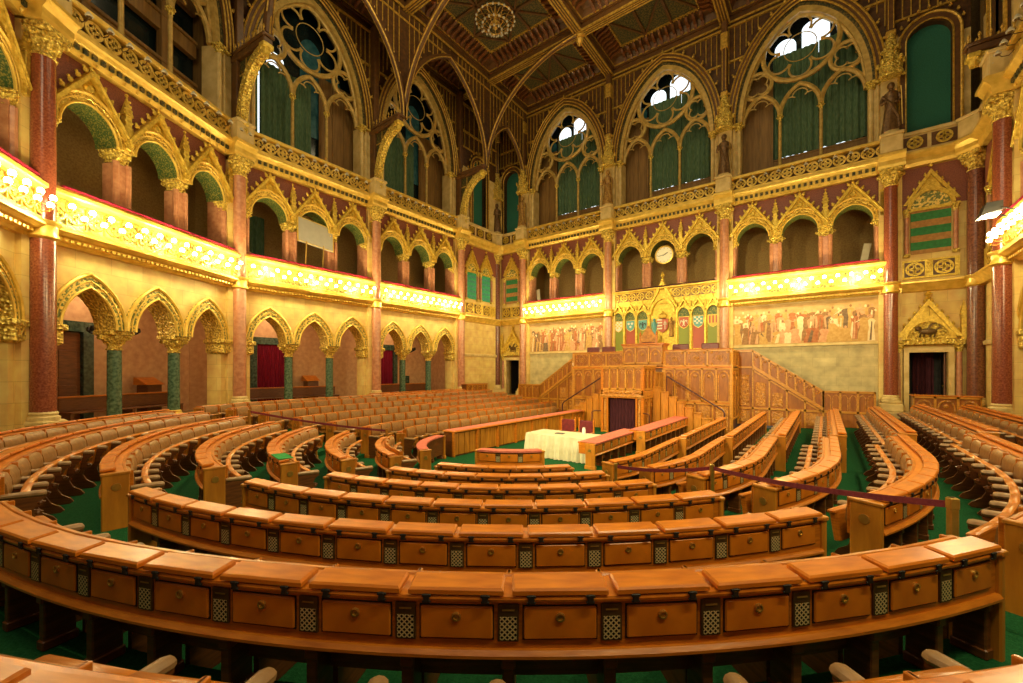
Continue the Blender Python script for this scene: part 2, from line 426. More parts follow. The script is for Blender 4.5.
def m_dentil(w):
    def f():
        mb = MB(); h = w / 2; n = int(w / .21)
        for i in range(n):
            x = -h + w * (i + .5) / n; mb.box(x - .055, x + .055, .04, .12, 11.16, 11.29)
        return mb
    return f
def quatre(mb, x, z, r, y, t=.028):
    for k in range(4):
        a = pi / 2 * k + pi / 4
        c = (x + r * .42 * cos(a), z + r * .42 * sin(a))
        mb.tube([(c[0] + r * .45 * cos(b), y, c[1] + r * .45 * sin(b)) for b in [2 * pi * i / 9 for i in range(9)]], t, 4, True)
    mb.tube([(x + r * cos(b), y, z + r * sin(b)) for b in [2 * pi * i / 14 for i in range(14)]], t * 1.2, 4, True)
def m_balus(w):
    def f():
        mb = MB(); h = w / 2
        mb.box(-h, h, .05, .4, 11.60, 11.72); mb.bbox(-h, h, -.02, .4, 12.22, 12.38, .03)
        n = int(w / .46)
        for i in range(n):
            x = -h + w * (i + .5) / n; quatre(mb, x, 11.97, .21, .12)
        return mb
    return f
def m_lampglass():
    mb = MB(); mb.lathe([(.02, .10), (.05, .06), (.085, 0), (.09, -.02), (.06, -.03)], 0, 0, 8); return mb
def m_arm():
    mb = MB(); mb.tube([(0, .32, -.02), (0, .22, -.14), (0, .08, -.12), (0, 0, -.02)], .014, 4); mb.lathe([(.05, -.05), (.07, -.02), (.03, 0)], 0, 0, 6); return mb
def m_bulb():
    mb = MB(); mb.ball((0, 0, 0), .068, 8, 6, (1, 1, 1.15)); return mb
def m_bulbarm():
    mb = MB(); mb.tube([(0, .26, -.10), (0, .14, -.16), (0, .02, -.13), (0, 0, -.04)], .013, 4); mb.lathe([(.02, -.12), (.045, -.07), (.05, -.045), (.02, -.04)], 0, 0, 7); return mb

def upper_arcade(b, root, arches=(-1.9, 0, 1.9), dark=False):
    w = obj('spandrel_panel', arch_wall(MB(), -3.1, 3.1, 9.2, 11.1, [(c, .72, 9.2, .80) for c in arches], .36, .95), 'porphyry', root)
    for c in arches:
        link('archivolt', shared('archivolt_upper', m_archivolt(.70, 9.2, .78, .24, .28), 'goldcarve'), root, (c, 0, 0))
        link('arch_edge', shared('arch_edge_upper', m_edges(.70, 9.2, .78, .24, .28), 'goldplain', True), root, (c, 0, 0))
        link('arch_soffit', shared('soffit_upper', m_lining(.72, 9.2, .80), 'greenspot'), root, (c, 0, 0))
        link('gable', shared('gable', m_gable, 'gold'), root, (c, 0, 0))
    for c in (-2.86, -.95, .95, 2.86):
        link('pinnacle', shared('pinnacle', m_pinnacle, 'gold'), root, (c, 0, 0))
    link('cornice', shared('cornice', m_cornice(6.2), 'goldplain'), root)
    link('dentil_band', shared('dentils', m_dentil(6.2), 'ceilgreen'), root)
    # end responds
    for s in (-1, 1):
        mb = MB(); mb.box(s * 2.62, s * 3.1, .36, .95, 7.3, 9.2); mb.lathe([(.09, 7.5), (.09, 8.85)], s * 2.72, .34, 8); mb.bbox(min(s * 2.6, s * 2.85), max(s * 2.6, s * 2.85), .2, .4, 7.3, 7.55, .02)
        obj('respond', mb, 'pinkmarble', root, smooth=True)
        mb = MB(); capital(mb, s * 2.74, .45, 8.85, 9.2, .11, .22, .21); obj('respond_capital', mb, 'goldcarve', root)

def m_pier_shaft():
    mb = MB(); mb.bbox(-.20, .20, -.24, .24, 7.3, 8.86, .05)
    for s in (-1, 1): mb.lathe([(.085, 7.5), (.085, 8.86)], s * .17, -.22, 8)
    return mb
def m_pier_cap():
    mb = MB(); capital(mb, 0, 0, 8.84, 9.2, .21, .34, .27); return mb
def m_pier_base():
    mb = MB(); mb.bbox(-.24, .24, -.30, .28, 7.32, 7.46, .02); mb.lathe([(.28, 7.46), (.25, 7.53), (.22, 7.55)], 0, 0, 12); return mb
NPIER = [0]
def piers(b, label, grp):
    for c, nm in ((-.95, 'left'), (.95, 'right')):
        o = thing('arcade_pier', label.format(nm), 'pier', at(b, c, .62), b.rz, grp)
        link('shaft', shared('pier_shaft', m_pier_shaft, 'pinkmarble', True), o)
        link('capital', shared('pier_capital', m_pier_cap, 'goldcarve'), o)
        link('base', shared('pier_base', m_pier_base, 'goldplain'), o)

def balustrade(b, root, w=6.2, lamps=12, x0=0.):
    bb = link('balustrade', shared('balustrade%.1f' % w, m_balus(w), 'goldplain'), root, (x0, 0, 0))
    mb = MB(); mb.box(-w / 2, w / 2, .24, .34, 11.72, 12.24); obj('backing_panel', mb, 'ceilred', bb)
    for i in range(lamps):
        x = -w / 2 + w * (i + .5) / lamps
        lg = link('lamp_glass', shared('lamp_glass', m_lampglass, 'lampglass', True), bb, (x, -.28, 12.0))
        link('lamp_arm', shared('lamp_arm', m_arm, 'bronze'), bb, (x, -.28, 12.0))
    return bb

# ---- the lit galleries
def m_gal_parapet():
    mb = MB(); mb.prismx([(.4, 6.30), (-.02, 6.30), (-.02, 7.08), (.4, 7.08)], -3.1, 3.1); return mb
def m_gal_cornice():
    mb = MB()
    mb.prismx([(.4, 5.96), (.22, 5.96), (.18, 6.03), (.10, 6.05), (.06, 6.14), (-.04, 6.16), (-.10, 6.22), (-.16, 6.25), (-.16, 6.31), (-.06, 6.36), (.4, 6.36)], -3.1, 3.1)
    for i in range(44):
        x = -3.1 + 6.2 * (i + .5) / 44; mb.box(x - .04, x + .04, .02, .12, 6.05, 6.12)
    return mb
def m_gal_tracery():
    mb = MB(); mb.box(-3.1, 3.1, -.07, -.01, 6.36, 6.44); mb.box(-3.1, 3.1, -.07, -.01, 7.0, 7.08)
    for i in range(14):
        x = -3.1 + 6.2 * (i + .5) / 14; quatre(mb, x, 6.72, .2, -.05, .024)
        mb.box(x + .205, x + .235, -.07, -.01, 6.4, 7.04)
    return mb
def m_gal_rail():
    mb = MB(); mb.prismx([(.4, 7.06), (-.05, 7.06), (-.14, 7.14), (-.17, 7.18), (-.17, 7.26), (-.10, 7.30), (-.06, 7.36), (.4, 7.36)], -3.1, 3.1); return mb
def m_gal_cushion():
    mb = MB(); mb.bbox(-2.75, 2.75, -.12, .34, 7.36, 7.42, .02); return mb
def gallery(b, label, lit=True):
    o = thing('gallery_balcony', label, 'balcony', (b.x, b.y, 0), b.rz, 'gilded balconies with lamps round the hall')
    link('parapet', shared('gal_parapet', m_gal_parapet, 'goldgreen'), o)
    link('cornice', shared('gal_cornice', m_gal_cornice, 'goldplain'), o)
    link('tracery', shared('gal_tracery', m_gal_tracery, 'gold'), o)
    link('handrail', shared('gal_rail', m_gal_rail, 'goldplain'), o)
    link('cushion', shared('gal_cushion', m_gal_cushion, 'redcloth'), o)
    for row, (n, z, y) in enumerate(((13, 6.86, -.34), (12, 6.62, -.40))):
        for i in range(n):
            x = -2.75 + 5.5 * i / 12 + (row * 5.5 / 24)
            if x > 2.76: continue
            a = link('lamp_arm', shared('bulb_arm', m_bulbarm, 'brass', True), o, (x, y, z))
            link('bulb', shared('bulb', m_bulb, 'bulb', True), a, (0, 0, 0))
    for x in (-2.0, 0, 2.0):
        l = bpy.data.lights.new('gallery_lamp_light', 'POINT'); l.energy = GAL_W * (.62 if b.n in ('R1', 'L0') else 1); l.color = (1., .85, .42); l.shadow_soft_size = .12
        q = link('gallery_lamp_light', l, None, at(b, x, -.62, 6.74))
    return o
GAL_W = 150

# ---- ground arcade of the side walls
def m_low_capital():
    mb = MB(); capital(mb, 0, 0, 3.36, 3.92, .17, .36, .33); return mb
def m_low_shaft():
    mb = MB(); mb.lathe([(.175, 1.42), (.17, 2.0), (.165, 3.36)], 0, 0, 16); return mb
def m_low_base():
    mb = MB(); mb.bbox(-.26, .26, -.26, .26, FZ, 1.28, .02); mb.lathe([(.25, 1.28), (.25, 1.33), (.20, 1.36), (.22, 1.40), (.18, 1.43)], 0, 0, 14); return mb
def ground_arcade(b, root):
    arches = (-1.9, 0, 1.9)
    for c in arches:
        link('archivolt', shared('archivolt_low', m_archivolt(.68, 3.92, 1.10, .25, .36), 'goldgreen'), root, (c, 0, 0))
        link('arch_edge', shared('arch_edge_low', m_edges(.68, 3.92, 1.10, .25, .36), 'goldplain', True), root, (c, 0, 0))
        link('arch_soffit', shared('soffit_low', m_lining(.70, 3.92, 1.12), 'goldcarve'), root, (c, 0, 0))
    for s in (-1, 1):
        mb = MB(); mb.bbox(min(s * 2.5, s * 3.0), max(s * 2.5, s * 3.0), .2, .97, 3.40, 3.92, .06); mb.bbox(min(s * 2.44, s * 3.0), max(s * 2.44, s * 3.0), .16, .99, 3.78, 3.95, .03)
        obj('impost', mb, 'goldcarve', root)
def green_columns(b, label, grp):
    for c, nm in ((-.95, 'left'), (.95, 'right')):
        o = thing('marble_column', label.format(nm), 'column', at(b, c, .65), b.rz, grp)
        link('shaft', shared('low_shaft', m_low_shaft, 'greenmarble', True), o)
        link('capital', shared('low_capital', m_low_capital, 'goldcarve'), o)
        link('base', shared('low_base', m_low_base, 'goldplain', True), o)

# ---- tall traceried windows
A0, ZS, H0 = 2.46, 15.0, 4.58
def circ(x, z, r, y, n=28, a0=0, a1=2 * pi):
    return [(x + r * cos(a0 + (a1 - a0) * i / n), y, z + r * sin(a0 + (a1 - a0) * i / n)) for i in range(n + (a1 - a0 < 6.28))]
def m_tracery():
    mb = MB(); y = .62
    mb.tube([(x, y, z) for x, z in warch(A0 - .06, ZS, H0 - .1, 14)], .12, 6)
    mb.tube(circ(0, 17.95, 1.48, y, 36), .115, 6, True)
    for k in range(6):
        a = pi / 6 + pi / 3 * k
        c = (.95 * cos(a), 17.95 + .95 * sin(a))
        mb.tube(circ(c[0], c[1], .44, y, 14, a - 2.2, a + 2.2), .05, 5)
    mb.tube(circ(0, 17.95, .64, y, 24), .022, 5, True)
    for s in (-1, 1):
        mb.tube(circ(s * 1.72, 16.76, .60, y, 22), .095, 6, True)
        for k in range(4):
            a = pi / 4 + pi / 2 * k
            mb.tube(circ(s * 1.72 + .27 * cos(a), 16.76 + .27 * sin(a), .24, y, 9, a - 1.9, a + 1.9), .042, 4)
    for c in (-1.58, 0, 1.58):
        mb.tube([(x, y, z) for x, z in arch(.78, ZS, 1.22, 8, c)], .105, 6)
        for s in (-1, 1):
            mb.tube(circ(c + s * .40, 15.42, .30, y, 8, 0 if s > 0 else pi * .25, pi * .75 if s > 0 else pi), .03, 4)
        mb.tube(circ(c, 15.68, .30, y, 8, .2, pi - .2), .03, 4)
    return mb
def m_mullion():
    mb = MB(); mb.lathe([(.085, 12.38), (.085, 12.62), (.075, 12.66), (.07, 14.72), (.075, 14.74)], 0, .62, 10); return mb
def m_mullion_cap():
    mb = MB(); capital(mb, 0, .62, 14.72, 15.02, .065, .14, .11); return mb
def m_ringset(k):
    def f():
        mb = MB()
        if k == 0: ring(mb, warch(A0 - .10, ZS, H0 - .14, 14), warch(A0 + .10, ZS, H0 + .12, 14), .34, .5)
        if k == 1: ring(mb, warch(A0 + .10, ZS, H0 + .12, 14), warch(A0 + .2, ZS, H0 + .25, 14), .29, .42)
        if k == 2:
            ring(mb, warch(A0 + .2, ZS, H0 + .25, 14), warch(A0 + .56, ZS, H0 + .62, 14), .17, .42)
        if k == 3:
            for q in (.21, .38, .55): mb.tube([(x, .16, z) for x, z in warch(A0 + q, ZS, H0 + q * 1.12, 14)], .038, 5)
            P = warch(A0 + .58, ZS, H0 + .66, 9)
            for x, z in P[2:-2]: mb.ball((x * 1.02, .16, z + .05), .07, 6, 4); mb.ball((x * 1.04, .16, z + .15), .045, 5, 4)
        return mb
    return f
def curtain_mesh(x0, x1, z0, z1, y, amp=.07, per=.24):
    mb = MB(); n = int((x1 - x0) / .045); A = []; Bq = []
    for i in range(n + 1):
        x = x0 + (x1 - x0) * i / n; q = y + amp * sin(2 * pi * x / per) + amp * .4 * sin(2 * pi * x / (per * 2.3) + 1)
        A.append((x, q, z0 + .02 * sin(9 * x))); Bq.append((x, y + (q - y) * .7, z1))
    A2 = [(x, q + .03, z) for x, q, z in A]; B2 = [(x, q + .03, z) for x, q, z in Bq]
    mb.loft([A, Bq], False); mb.loft([A2, B2], False); mb.strip(A, A2); mb.strip(Bq, B2)
    return mb
NW = [0]
def tall_window(b, root, kind):
    NW[0] += 1
    w = struct(link('window_%d' % NW[0], None, None, (b.x, b.y, 0), b.rz), 'tall pointed window with carved tracery in the ' + b.words)
    for s in (-1, 1):
        mb = MB(); mb.box(min(s * 2.42, s * 3.1), max(s * 2.42, s * 3.1), .36, 1.0, 12.3, 15.0); mb.lathe([(.09, 12.4), (.09, 14.85)], s * 2.50, .34, 8); mb.lathe([(.06, 12.4), (.06, 14.85)], s * 2.72, .34, 8)
        obj('jamb', mb, 'stonefine', w)
        mb = MB(); capital(mb, s * 2.52, .36, 14.72, 15.06, .12, .22, .2); mb.bbox(min(s * 2.36, s * 2.95), max(s * 2.36, s * 2.95), .2, .5, 14.95, 15.1, .02); obj('jamb_capital', mb, 'goldcarve', w)
    link('arch_inner', shared('win_ring0', m_ringset(0), 'tracery'), w)
    link('arch_green_band', shared('win_ring1', m_ringset(1), 'ceilgreen'), w)
    link('arch_outer', shared('win_ring2', m_ringset(2), 'ceilred'), w)
    link('arch_beading', shared('win_ring3', m_ringset(3), 'ceilgold', True), w)
    link('tracery', shared('win_tracery', m_tracery, 'tracery', True), w)
    for s in (-1, 1):
        link('mullion', shared('win_mullion', m_mullion, 'tracery', True), w, (s * .79, 0, 0))
        link('mullion_capital', shared('win_mullion_cap', m_mullion_cap, 'goldcarve'), w, (s * .79, 0, 0))
    mb = MB(); mb.box(-2.42, 2.42, .36, 1.0, 12.0, 12.36); obj('sill', mb, 'goldplain', w)
    # recess behind the tracery
    mb = MB()
    for s in (-1, 1): mb.box(min(s * 2.60, s * 2.70), max(s * 2.60, s * 2.70), 1.0, 1.7, 12.0, 20.2)
    mb.box(-2.7, 2.7, 1.6, 1.7, 12.0, 20.2); mb.box(-2.7, 2.7, 1.0, 1.7, 11.9, 12.0); mb.box(-2.7, 2.7, 1.0, 1.7, 20.15, 20.25)
    obj('recess', mb, 'brownpanel', w)
    mb = MB(); mb.box(-2.55, 2.55, 1.5, 1.56, 12.1, 20.1); fr = obj('window_frame', mb, 'darkglass', w)
    def pane(x, a, z0, zs, h, m):
        q = MB(); P = [(x - a, z0)] + arch(a, zs, h, 6, x) + [(x + a, z0)]
        q.prism(P, 1.46, 1.495); obj('pane', q, m, w)
    lab = None
    if kind == 'back':
        pane(-.63, .44, 17.9, 18.68, .42, 'sky'); pane(.58, .54, 17.9, 19.2, .34, 'sky'); pane(1.76, .34, 17.9, 18.6, .34, 'sky')
        pane(-1.6, .3, 17.7, 18.1, .35, 'blueglass')
        pane(-.35, .6, 13.1, 13.3, .1, 'sky'); pane(1.4, .55, 13.1, 13.3, .1, 'sky')
        mb = MB(); mb.box(-2.6, -1.12, 1.20, 1.26, 12.1, 17.6)
        for x in (-2.4, -1.75, -1.25): mb.box(x - .03, x + .03, 1.16, 1.21, 12.2, 17.5)
        obj('reveal_panel', mb, 'brownpanel', w)
        mb = MB(); mb.box(-1.15, 2.6, 1.28, 1.36, 12.1, 13.2); mb.bbox(-1.15, 2.6, 1.25, 1.36, 13.12, 13.22, .02); obj('apron_panel', mb, 'brownpanel', w)
        cur = ((-1.14, .69, 13.36, 18.3), (.71, 2.58, 13.36, 18.35))
    elif kind == 'left':
        pane(-1.15, .36, 16.0, 16.75, .28, 'sky'); pane(-1.85, .04, 12.5, 16.6, .1, 'sky'); pane(.45, .5, 14, 18.0, .6, 'blueglass'); pane(1.6, .4, 14, 17.0, .5, 'blueglass'); pane(-1.95, .25, 16.6, 17.3, .3, 'sky')
        mb = MB(); mb.box(.8, 2.6, 1.30, 1.36, 12.1, 17.0)
        for x in (.9, 1.5, 2.1): mb.box(x - .03, x + .03, 1.26, 1.31, 12.2, 16.9)
        obj('reveal_panel', mb, 'brownpanel', w)
        cur = ((-2.55, -1.93, 12.2, 16.7), (-1.80, .4, 12.2, 16.35))
    else:
        mb = MB()
        for z in (12.9, 14.5, 16.1): mb.box(-2.4, 2.4, 1.2, 1.4, z, z + .55); mb.bbox(-2.4, 2.4, 1.12, 1.4, z + .5, z + .62, .02)
        for x in (-1.3, 1.1): mb.box(x - .12, x + .12, 1.15, 1.35, 12.2, 18)
        obj('box_front', mb, 'brownpanel', w)
        cur = ()
    for i, (x0, x1, z0, z1) in enumerate(cur):
        c = obj('curtain', curtain_mesh(x0, x1, z0 - (.1 if kind == 'back' else 0), z1, 1.32 if kind == 'back' else 1.36, .045), 'greencurtain', None, (b.x, b.y, 0), b.rz)
        tag(c, 'dark green curtain, %s of the pair in the tall window, %s' % (('left', 'right')[i], b.words), 'curtain', 'green curtains of the tall windows')
    # wall above the window arch
    obj('spandrel', arch_wall(MB(), -3.1, 3.1, 15.0, TZ, [(0, A0 + .05, ZS, H0 + .05)], .40, 1.0, warch), 'ceilwood', w)
    mb = MB()
    for z in (18.3, 20.05):
        for s in (-1, 1):
            xe = 1.65 if z < 19 else 0.0
            mb.box(min(s * xe, s * 3.1), max(s * xe, s * 3.1), .30, .42, z, z + .09)
    for i in range(24):
        x = -2.95 + 5.9 * i / 23
        if abs(x) > .55: 
            P = warch(A0 + .62, ZS, H0 + .7, 20); zz = max([z for px, z in P if abs(px - x) < .28] + [15.2])
            if zz < 19.6: mb.box(x - .018, x + .018, .33, .42, zz + .1, 20.0)
    obj('frieze', mb, 'ceilgold', w)
    return w

# ---- back wall bays
def ashlar_back(b, root, mural, key):
    mb = MB(); mb.box(-3.1, 3.1, .36, .95, FZ, 6.0); return mb

SPAN = {'L3': (3.1, 3.1), 'L2': (3.9, 3.1), 'L1': (3.9, 3.9), 'L0': (3.9, 3.9), 'R1': (3.1, 3.1), 'A': (3.1, 3.1), 'T': (3.1, 3.1), 'C': (3.1, 3.1)}
def build_bay(b, kind):
    nm = 'wall_' + b.side
    if kind == 'L':
        mb = arch_wall(MB(), -3.1, 3.1, 3.92, 6.05, [(c, .70, 3.92, 1.12) for c in (-1.9, 0, 1.9)], .36, .95)
        for s in (-1, 1): mb.box(min(s * 2.6, s * 3.1), max(s * 2.6, s * 3.1), .36, .95, FZ, 3.92)
        root = struct(obj(nm, mb, 'stone', None, (b.x, b.y, 0), b.rz)); ground_arcade(b, root)
        # corridor behind the ground arcade
        mb = MB(); ca, cb = SPAN[b.n]; mb.box(-ca, cb, 3.0, 3.2, FZ, 6.0); mb.box(-ca, cb, .95, 3.2, 5.9, 6.05)
        if b.n == 'L3': mb.box(3.0, 3.1, .95, 3.0, FZ, 5.95)
        obj('corridor_wall', mb, 'plaster', root)
    else:
        mb = MB(); mb.box(-3.1, 3.1, .36, .95, FZ, 6.05)
        root = struct(obj(nm, mb, 'ashlar' if kind == 'M' else 'stone', None, (b.x, b.y, 0), b.rz))
    upper_arcade(b, root)
    # gallery behind the upper arcade
    mb = MB(); ca, cb = SPAN[b.n]; mb.box(-ca, cb, 2.6, 2.8, 7.2, 11.2); mb.box(-ca, cb, .9, 2.8, 11.0, 11.15)
    if b.n in 'AC' or b.n in ('L3', 'R1'):
        s = 1 if b.n in ('C', 'L3') else -1; mb.box(min(s * 3.0, s * 3.1), max(s * 3.0, s * 3.1), .95, 2.6, 7.2, 11.0)
    obj('gallery_back_wall', mb, 'brownwall', root)
    mb = MB(); mb.box(-3.4, 3.4, .36, 2.8, 7.1, 7.3); obj('gallery_floor', mb, 'stonefloor', root)
    balustrade(b, root, lamps=12)
    return root
# ------------------------------------------------------------------ bays in place
ROOT = {}
for k in ('L3', 'L2', 'L1', 'L0', 'R1'): ROOT[k] = build_bay(BAYS[k], 'L')
for k in ('A', 'C'): ROOT[k] = build_bay(BAYS[k], 'M')
ROOT['T'] = build_bay(BAYS['T'], 'T')
for k in ('A', 'T', 'C'): tall_window(BAYS[k], ROOT[k], 'back')
for k in ('L3', 'L2'): tall_window(BAYS[k], ROOT[k], 'left')
tall_window(BAYS['L1'], ROOT['L1'], 'box')
on_ = 'on the left wall '
GW = {'L3': on_ + 'next to the far corner', 'L2': on_ + 'below the tilted grey screen', 'L1': on_ + 'right after the tall red column',
      'L0': 'cut by the left edge of the photo', 'R1': 'cut by the right edge of the photo', 'A': 'over the mural left of the throne', 'C': 'over the mural right of the throne'}
for k, t in GW.items(): gallery(BAYS[k], 'gilded balcony with lit bulbs ' + t)
PW = {'L3': 'left gallery nearest the far corner', 'L2': 'left gallery behind the grey screen', 'L1': 'left gallery beside the tall red column', 'L0': 'left gallery at the photo edge',
      'R1': 'right gallery at the photo edge', 'A': 'back gallery left of the clock', 'C': 'back gallery right of the clock', 'T': 'back gallery framing the clock'}
for k, t in PW.items(): piers(BAYS[k], 'pink marble pier, {} of the pair in the ' + t, 'pink marble piers of the upper arcade')
for k in ('L3', 'L2', 'L1', 'L0'):
    green_columns(BAYS[k], 'green marble column, {} of the pair under the ' + PW[k], 'green marble columns of the ground arcade')

# ---- tall granite wall columns
def m_col_shaft(r=.215):
    return lambda: MB().lathe([(r * 1.05, 1.75), (r * 1.02, 3.5), (r, 8), (r * .95, 10.4)], 0, 0, 20)
def m_col_base():
    mb = MB(); mb.bbox(-.36, .36, -.34, .5, FZ, 1.42, .03); mb.bbox(-.31, .31, -.30, .5, 1.42, 1.56, .04); mb.lathe([(.30, 1.56), (.30, 1.63), (.25, 1.67), (.27, 1.72), (.23, 1.77)], 0, 0, 18); return mb
def m_col_ring():
    mb = MB(); mb.lathe([(.22, 5.92), (.30, 5.98), (.27, 6.04), (.25, 6.12), (.26, 6.26), (.31, 6.31), (.32, 6.37), (.22, 6.40)], 0, 0, 20); mb.box(-.34, .34, .1, .4, 5.96, 6.36); return mb
def m_col_cap():
    mb = MB(); capital(mb, 0, 0, 10.32, 11.02, .215, .40, .36); return mb
def m_col_pil():
    mb = MB(); mb.box(-.36, .36, .14, .95, 1.42, 11.0); return mb
def m_col_block():
    mb = MB(); mb.prismx([(.42, 11.02), (-.30, 11.02), (-.34, 11.14), (-.34, 11.30), (-.44, 11.44), (-.50, 11.46), (-.50, 11.56), (-.42, 11.62), (.42, 11.62)], -.42, .42); return mb
def m_col_ped():
    mb = MB(); mb.bbox(-.34, .34, -.36, .95, 11.62, 12.30, .02); mb.bbox(-.38, .38, -.42, .95, 12.30, 12.42, .03); return mb
def wall_column(x, y, rz, label, dark=False, r=.215):
    o = thing('wall_column', label, 'column', (x, y, 0), rz, 'tall red columns between the wall bays')
    link('shaft', shared('col_shaft%.2f%d' % (r, dark), m_col_shaft(r), 'darkgranite' if dark else 'granite' if r > .22 else 'pinkmarble', True), o)
    link('base', shared('col_base', m_col_base, 'stonefine'), o)
    link('collar', shared('col_ring', m_col_ring, 'goldplain', True), o)
    link('capital', shared('col_cap', m_col_cap, 'goldcarve'), o)
    link('pilaster', shared('col_pil', m_col_pil, 'stone'), o)
    link('entablature', shared('col_block', m_col_block, 'goldplain'), o)
    link('pedestal', shared('col_ped', m_col_ped, 'stonefine'), o)
    return o
wall_column(-8.02, -21.86, radians(135), 'tall polished red granite column at the far left of the photo', r=.225)
wall_column(-11.12, -16.49, radians(105), 'tall pinkish column on the left wall, left of the grey screen')
wall_column(-11.12, -10.29, PI / 2, 'tall pinkish column on the left wall, right of the grey screen')
wall_column(-11.12, -4.09, PI / 2, 'tall pinkish column on the left wall, last before the corner')
wall_column(-11.55, 0.0, PI / 4, 'tall dark red column in the far left corner', True)
wall_column(-9.3, 0, 0, 'tall pinkish column right of the small far left doorway')
wall_column(-3.1, 0, 0, 'tall pinkish column left of the throne niche')
wall_column(3.1, 0, 0, 'tall pinkish column right of the throne niche')
wall_column(9.3, 0, 0, 'tall red column between the right mural and the right doorway', r=.225)
wall_column(11.69, 0.0, -PI / 4, 'tall dark red column in the right corner beside the doorway', True, .24)
wall_column(11.44, -4.09, -PI / 2, 'tall polished red granite column at the right edge of the photo', r=.235)

# ---- narrow corner bays
def crockets(mb, pts, y, r=.05):
    for x, z in pts: mb.ball((x, y, z), r, 6, 4); mb.ball((x * 1.0, y, z + r * 1.3), r * .6, 5, 4)
def narrow_bay(side, x, y, rz, w, door, blinds, words):
    h = w / 2; loc = (x, y, 0)
    mb = MB()
    if door: arch_wall(mb, -h, h, FZ, 6.05, [], .36, .9) if False else [mb.box(-h, -.58, .36, .9, FZ, 6.05), mb.box(.58, h, .36, .9, FZ, 6.05), mb.box(-.58, .58, .36, .9, 3.55, 6.05)]
    else: mb.box(-h, h, .36, .9, FZ, 6.05)
    mb.box(-h, h, .36, .9, 6.05, 11.1)
    root = struct(obj('wall_' + side, mb, 'stone', None, loc, rz))
    if not door:
        m2 = MB(); m2.prismx([(.4, 3.70), (.28, 3.72), (.26, 3.84), (.34, 3.90), (.4, 3.92)], -h, h); obj('string_course', m2, 'stonefine', root)
    mb = MB(); mb.prismx([(.4, 5.94), (.20, 5.98), (.14, 6.08), (.10, 6.14), (.02, 6.24), (-.04, 6.28), (-.04, 6.34), (.4, 6.38)], -h, h); obj('cornice', mb, 'goldplain', root)
    mb = MB(); mb.prismx([(.4, 11.02), (.16, 11.02), (.10, 11.14), (.10, 11.30), (.02, 11.36), (-.10, 11.46), (-.10, 11.54), (.4, 11.62)], -h, h); obj('cornice', mb, 'goldplain', root)
    # carved panel with pierced squares
    mb = MB(); mb.box(-h + .3, h - .3, .28, .37, 6.5, 7.25); obj('panel', mb, 'gold', root)
    mb = MB(); q = MB()
    cs = [-.42, .42] if w < 3 else [-.95, -.15 + .55 * 0, .75]
    for c in cs:
        q.box(c - .30, c + .30, .262, .282, 6.58, 7.17); quatre(mb, c, 6.87, .26, .25, .03)
    obj('panel_ground', q, 'ceilred', root); obj('panel_tracery', mb, 'gold', root)
    # blind arch with a striped hanging
    nb = len(blinds)
    for c, a in blinds:
        bl = obj('window_hanging', MB().box(c - a, c + a, .30, .34, 7.5, 9.25), 'tealblind' if side == 'left' else 'blind', root)
        m2 = MB(); P = arch(a, 9.3, a * 1.15, 8, c); m2.prism([(c - a, 9.25)] + P + [(c + a, 9.25)], .30, .36); obj('tympanum', m2, 'goldgreen', root)
        m2 = MB(); ring(m2, P, arch(a + .12, 9.3, a * 1.15 + .16, 8, c), .22, .36)
        for s in (-1, 1):
            m2.prism([(c + s * (a + .12), 9.5), (c + s * (a + .24), 9.5), (c, 10.3 + a * .9), (c, 10.1 + a * .9)], .2, .36)
            crockets(m2, [(c + s * (a + .24) * (1 - t), 9.5 + (.8 + a * .9) * t + .06) for t in (.2, .4, .6, .8)], .26)
        m2.ball((c, .26, 10.45 + a * .9), .08, 6, 4); m2.box(c - a - .1, c + a + .1, .24, .36, 9.22, 9.34)
        obj('gable', m2, 'gold', root); obj('gable_field', MB().prism([(c - a - .1, 9.4), (c + a + .1, 9.4), (c, 10.15 + a * .9)], .315, .36), 'gold', root)
        m2 = MB()
        for s in (-1, 1):
            m2.lathe([(.075, 7.45), (.075, 9.2)], c + s * (a + .12), .26, 10)
        obj('colonnette', m2, 'pinkmarble', root, smooth=True)
        m2 = MB()
        for s in (-1, 1):
            capital(m2, c + s * (a + .12), .26, 9.0, 9.34, .075, .13, .12); m2.bbox(c + s * (a + .12) - .1, c + s * (a + .12) + .1, .16, .36, 7.38, 7.52, .02)
        obj('colonnette_capital', m2, 'goldcarve', root)
    m2 = MB(); m2.box(-h, h, .33, .37, 9.35, 11.0); obj('upper_panel', m2, 'porphyry', root)
    # parapet with roundels, then the tall teal opening
    mb = MB(); mb.box(-h, h, .2, .5, 11.6, 12.36); mb.bbox(-h, h, .1, .5, 12.30, 12.44, .02); obj('parapet', mb, 'stonefine', root)
    mb = MB(); q = MB()
    for c in ((-.42, .42) if w < 3 else (-.9, 0, .9)):
        q.box(c - .36, c + .36, .185, .20, 11.72, 12.24); quatre(mb, c, 11.98, .22, .17, .03)
    obj('roundel_ground', q, 'ceilred', root); obj('roundel', mb, 'gold', root)
    mb = arch_wall(MB(), -h, h, 12.4, TZ, [(0, .66, 16.1, .66)], .36, .9); obj('upper_wall', mb, 'ceilwood' , root)
    mb = MB(); mb.box(-h, -.66, .33, .37, 12.4, 16.0); mb.box(.66, h, .33, .37, 12.4, 16.0); obj('stone_facing', mb, 'stonefine', root)
    mb = MB(); ring(mb, [(-.66, 12.4)] + arch(.66, 16.1, .67) + [(.66, 12.4)], [(-.86, 12.4)] + arch(.86, 16.1, .9) + [(.86, 12.4)], .22, .4); obj('opening_frame', mb, 'ceilred', root)
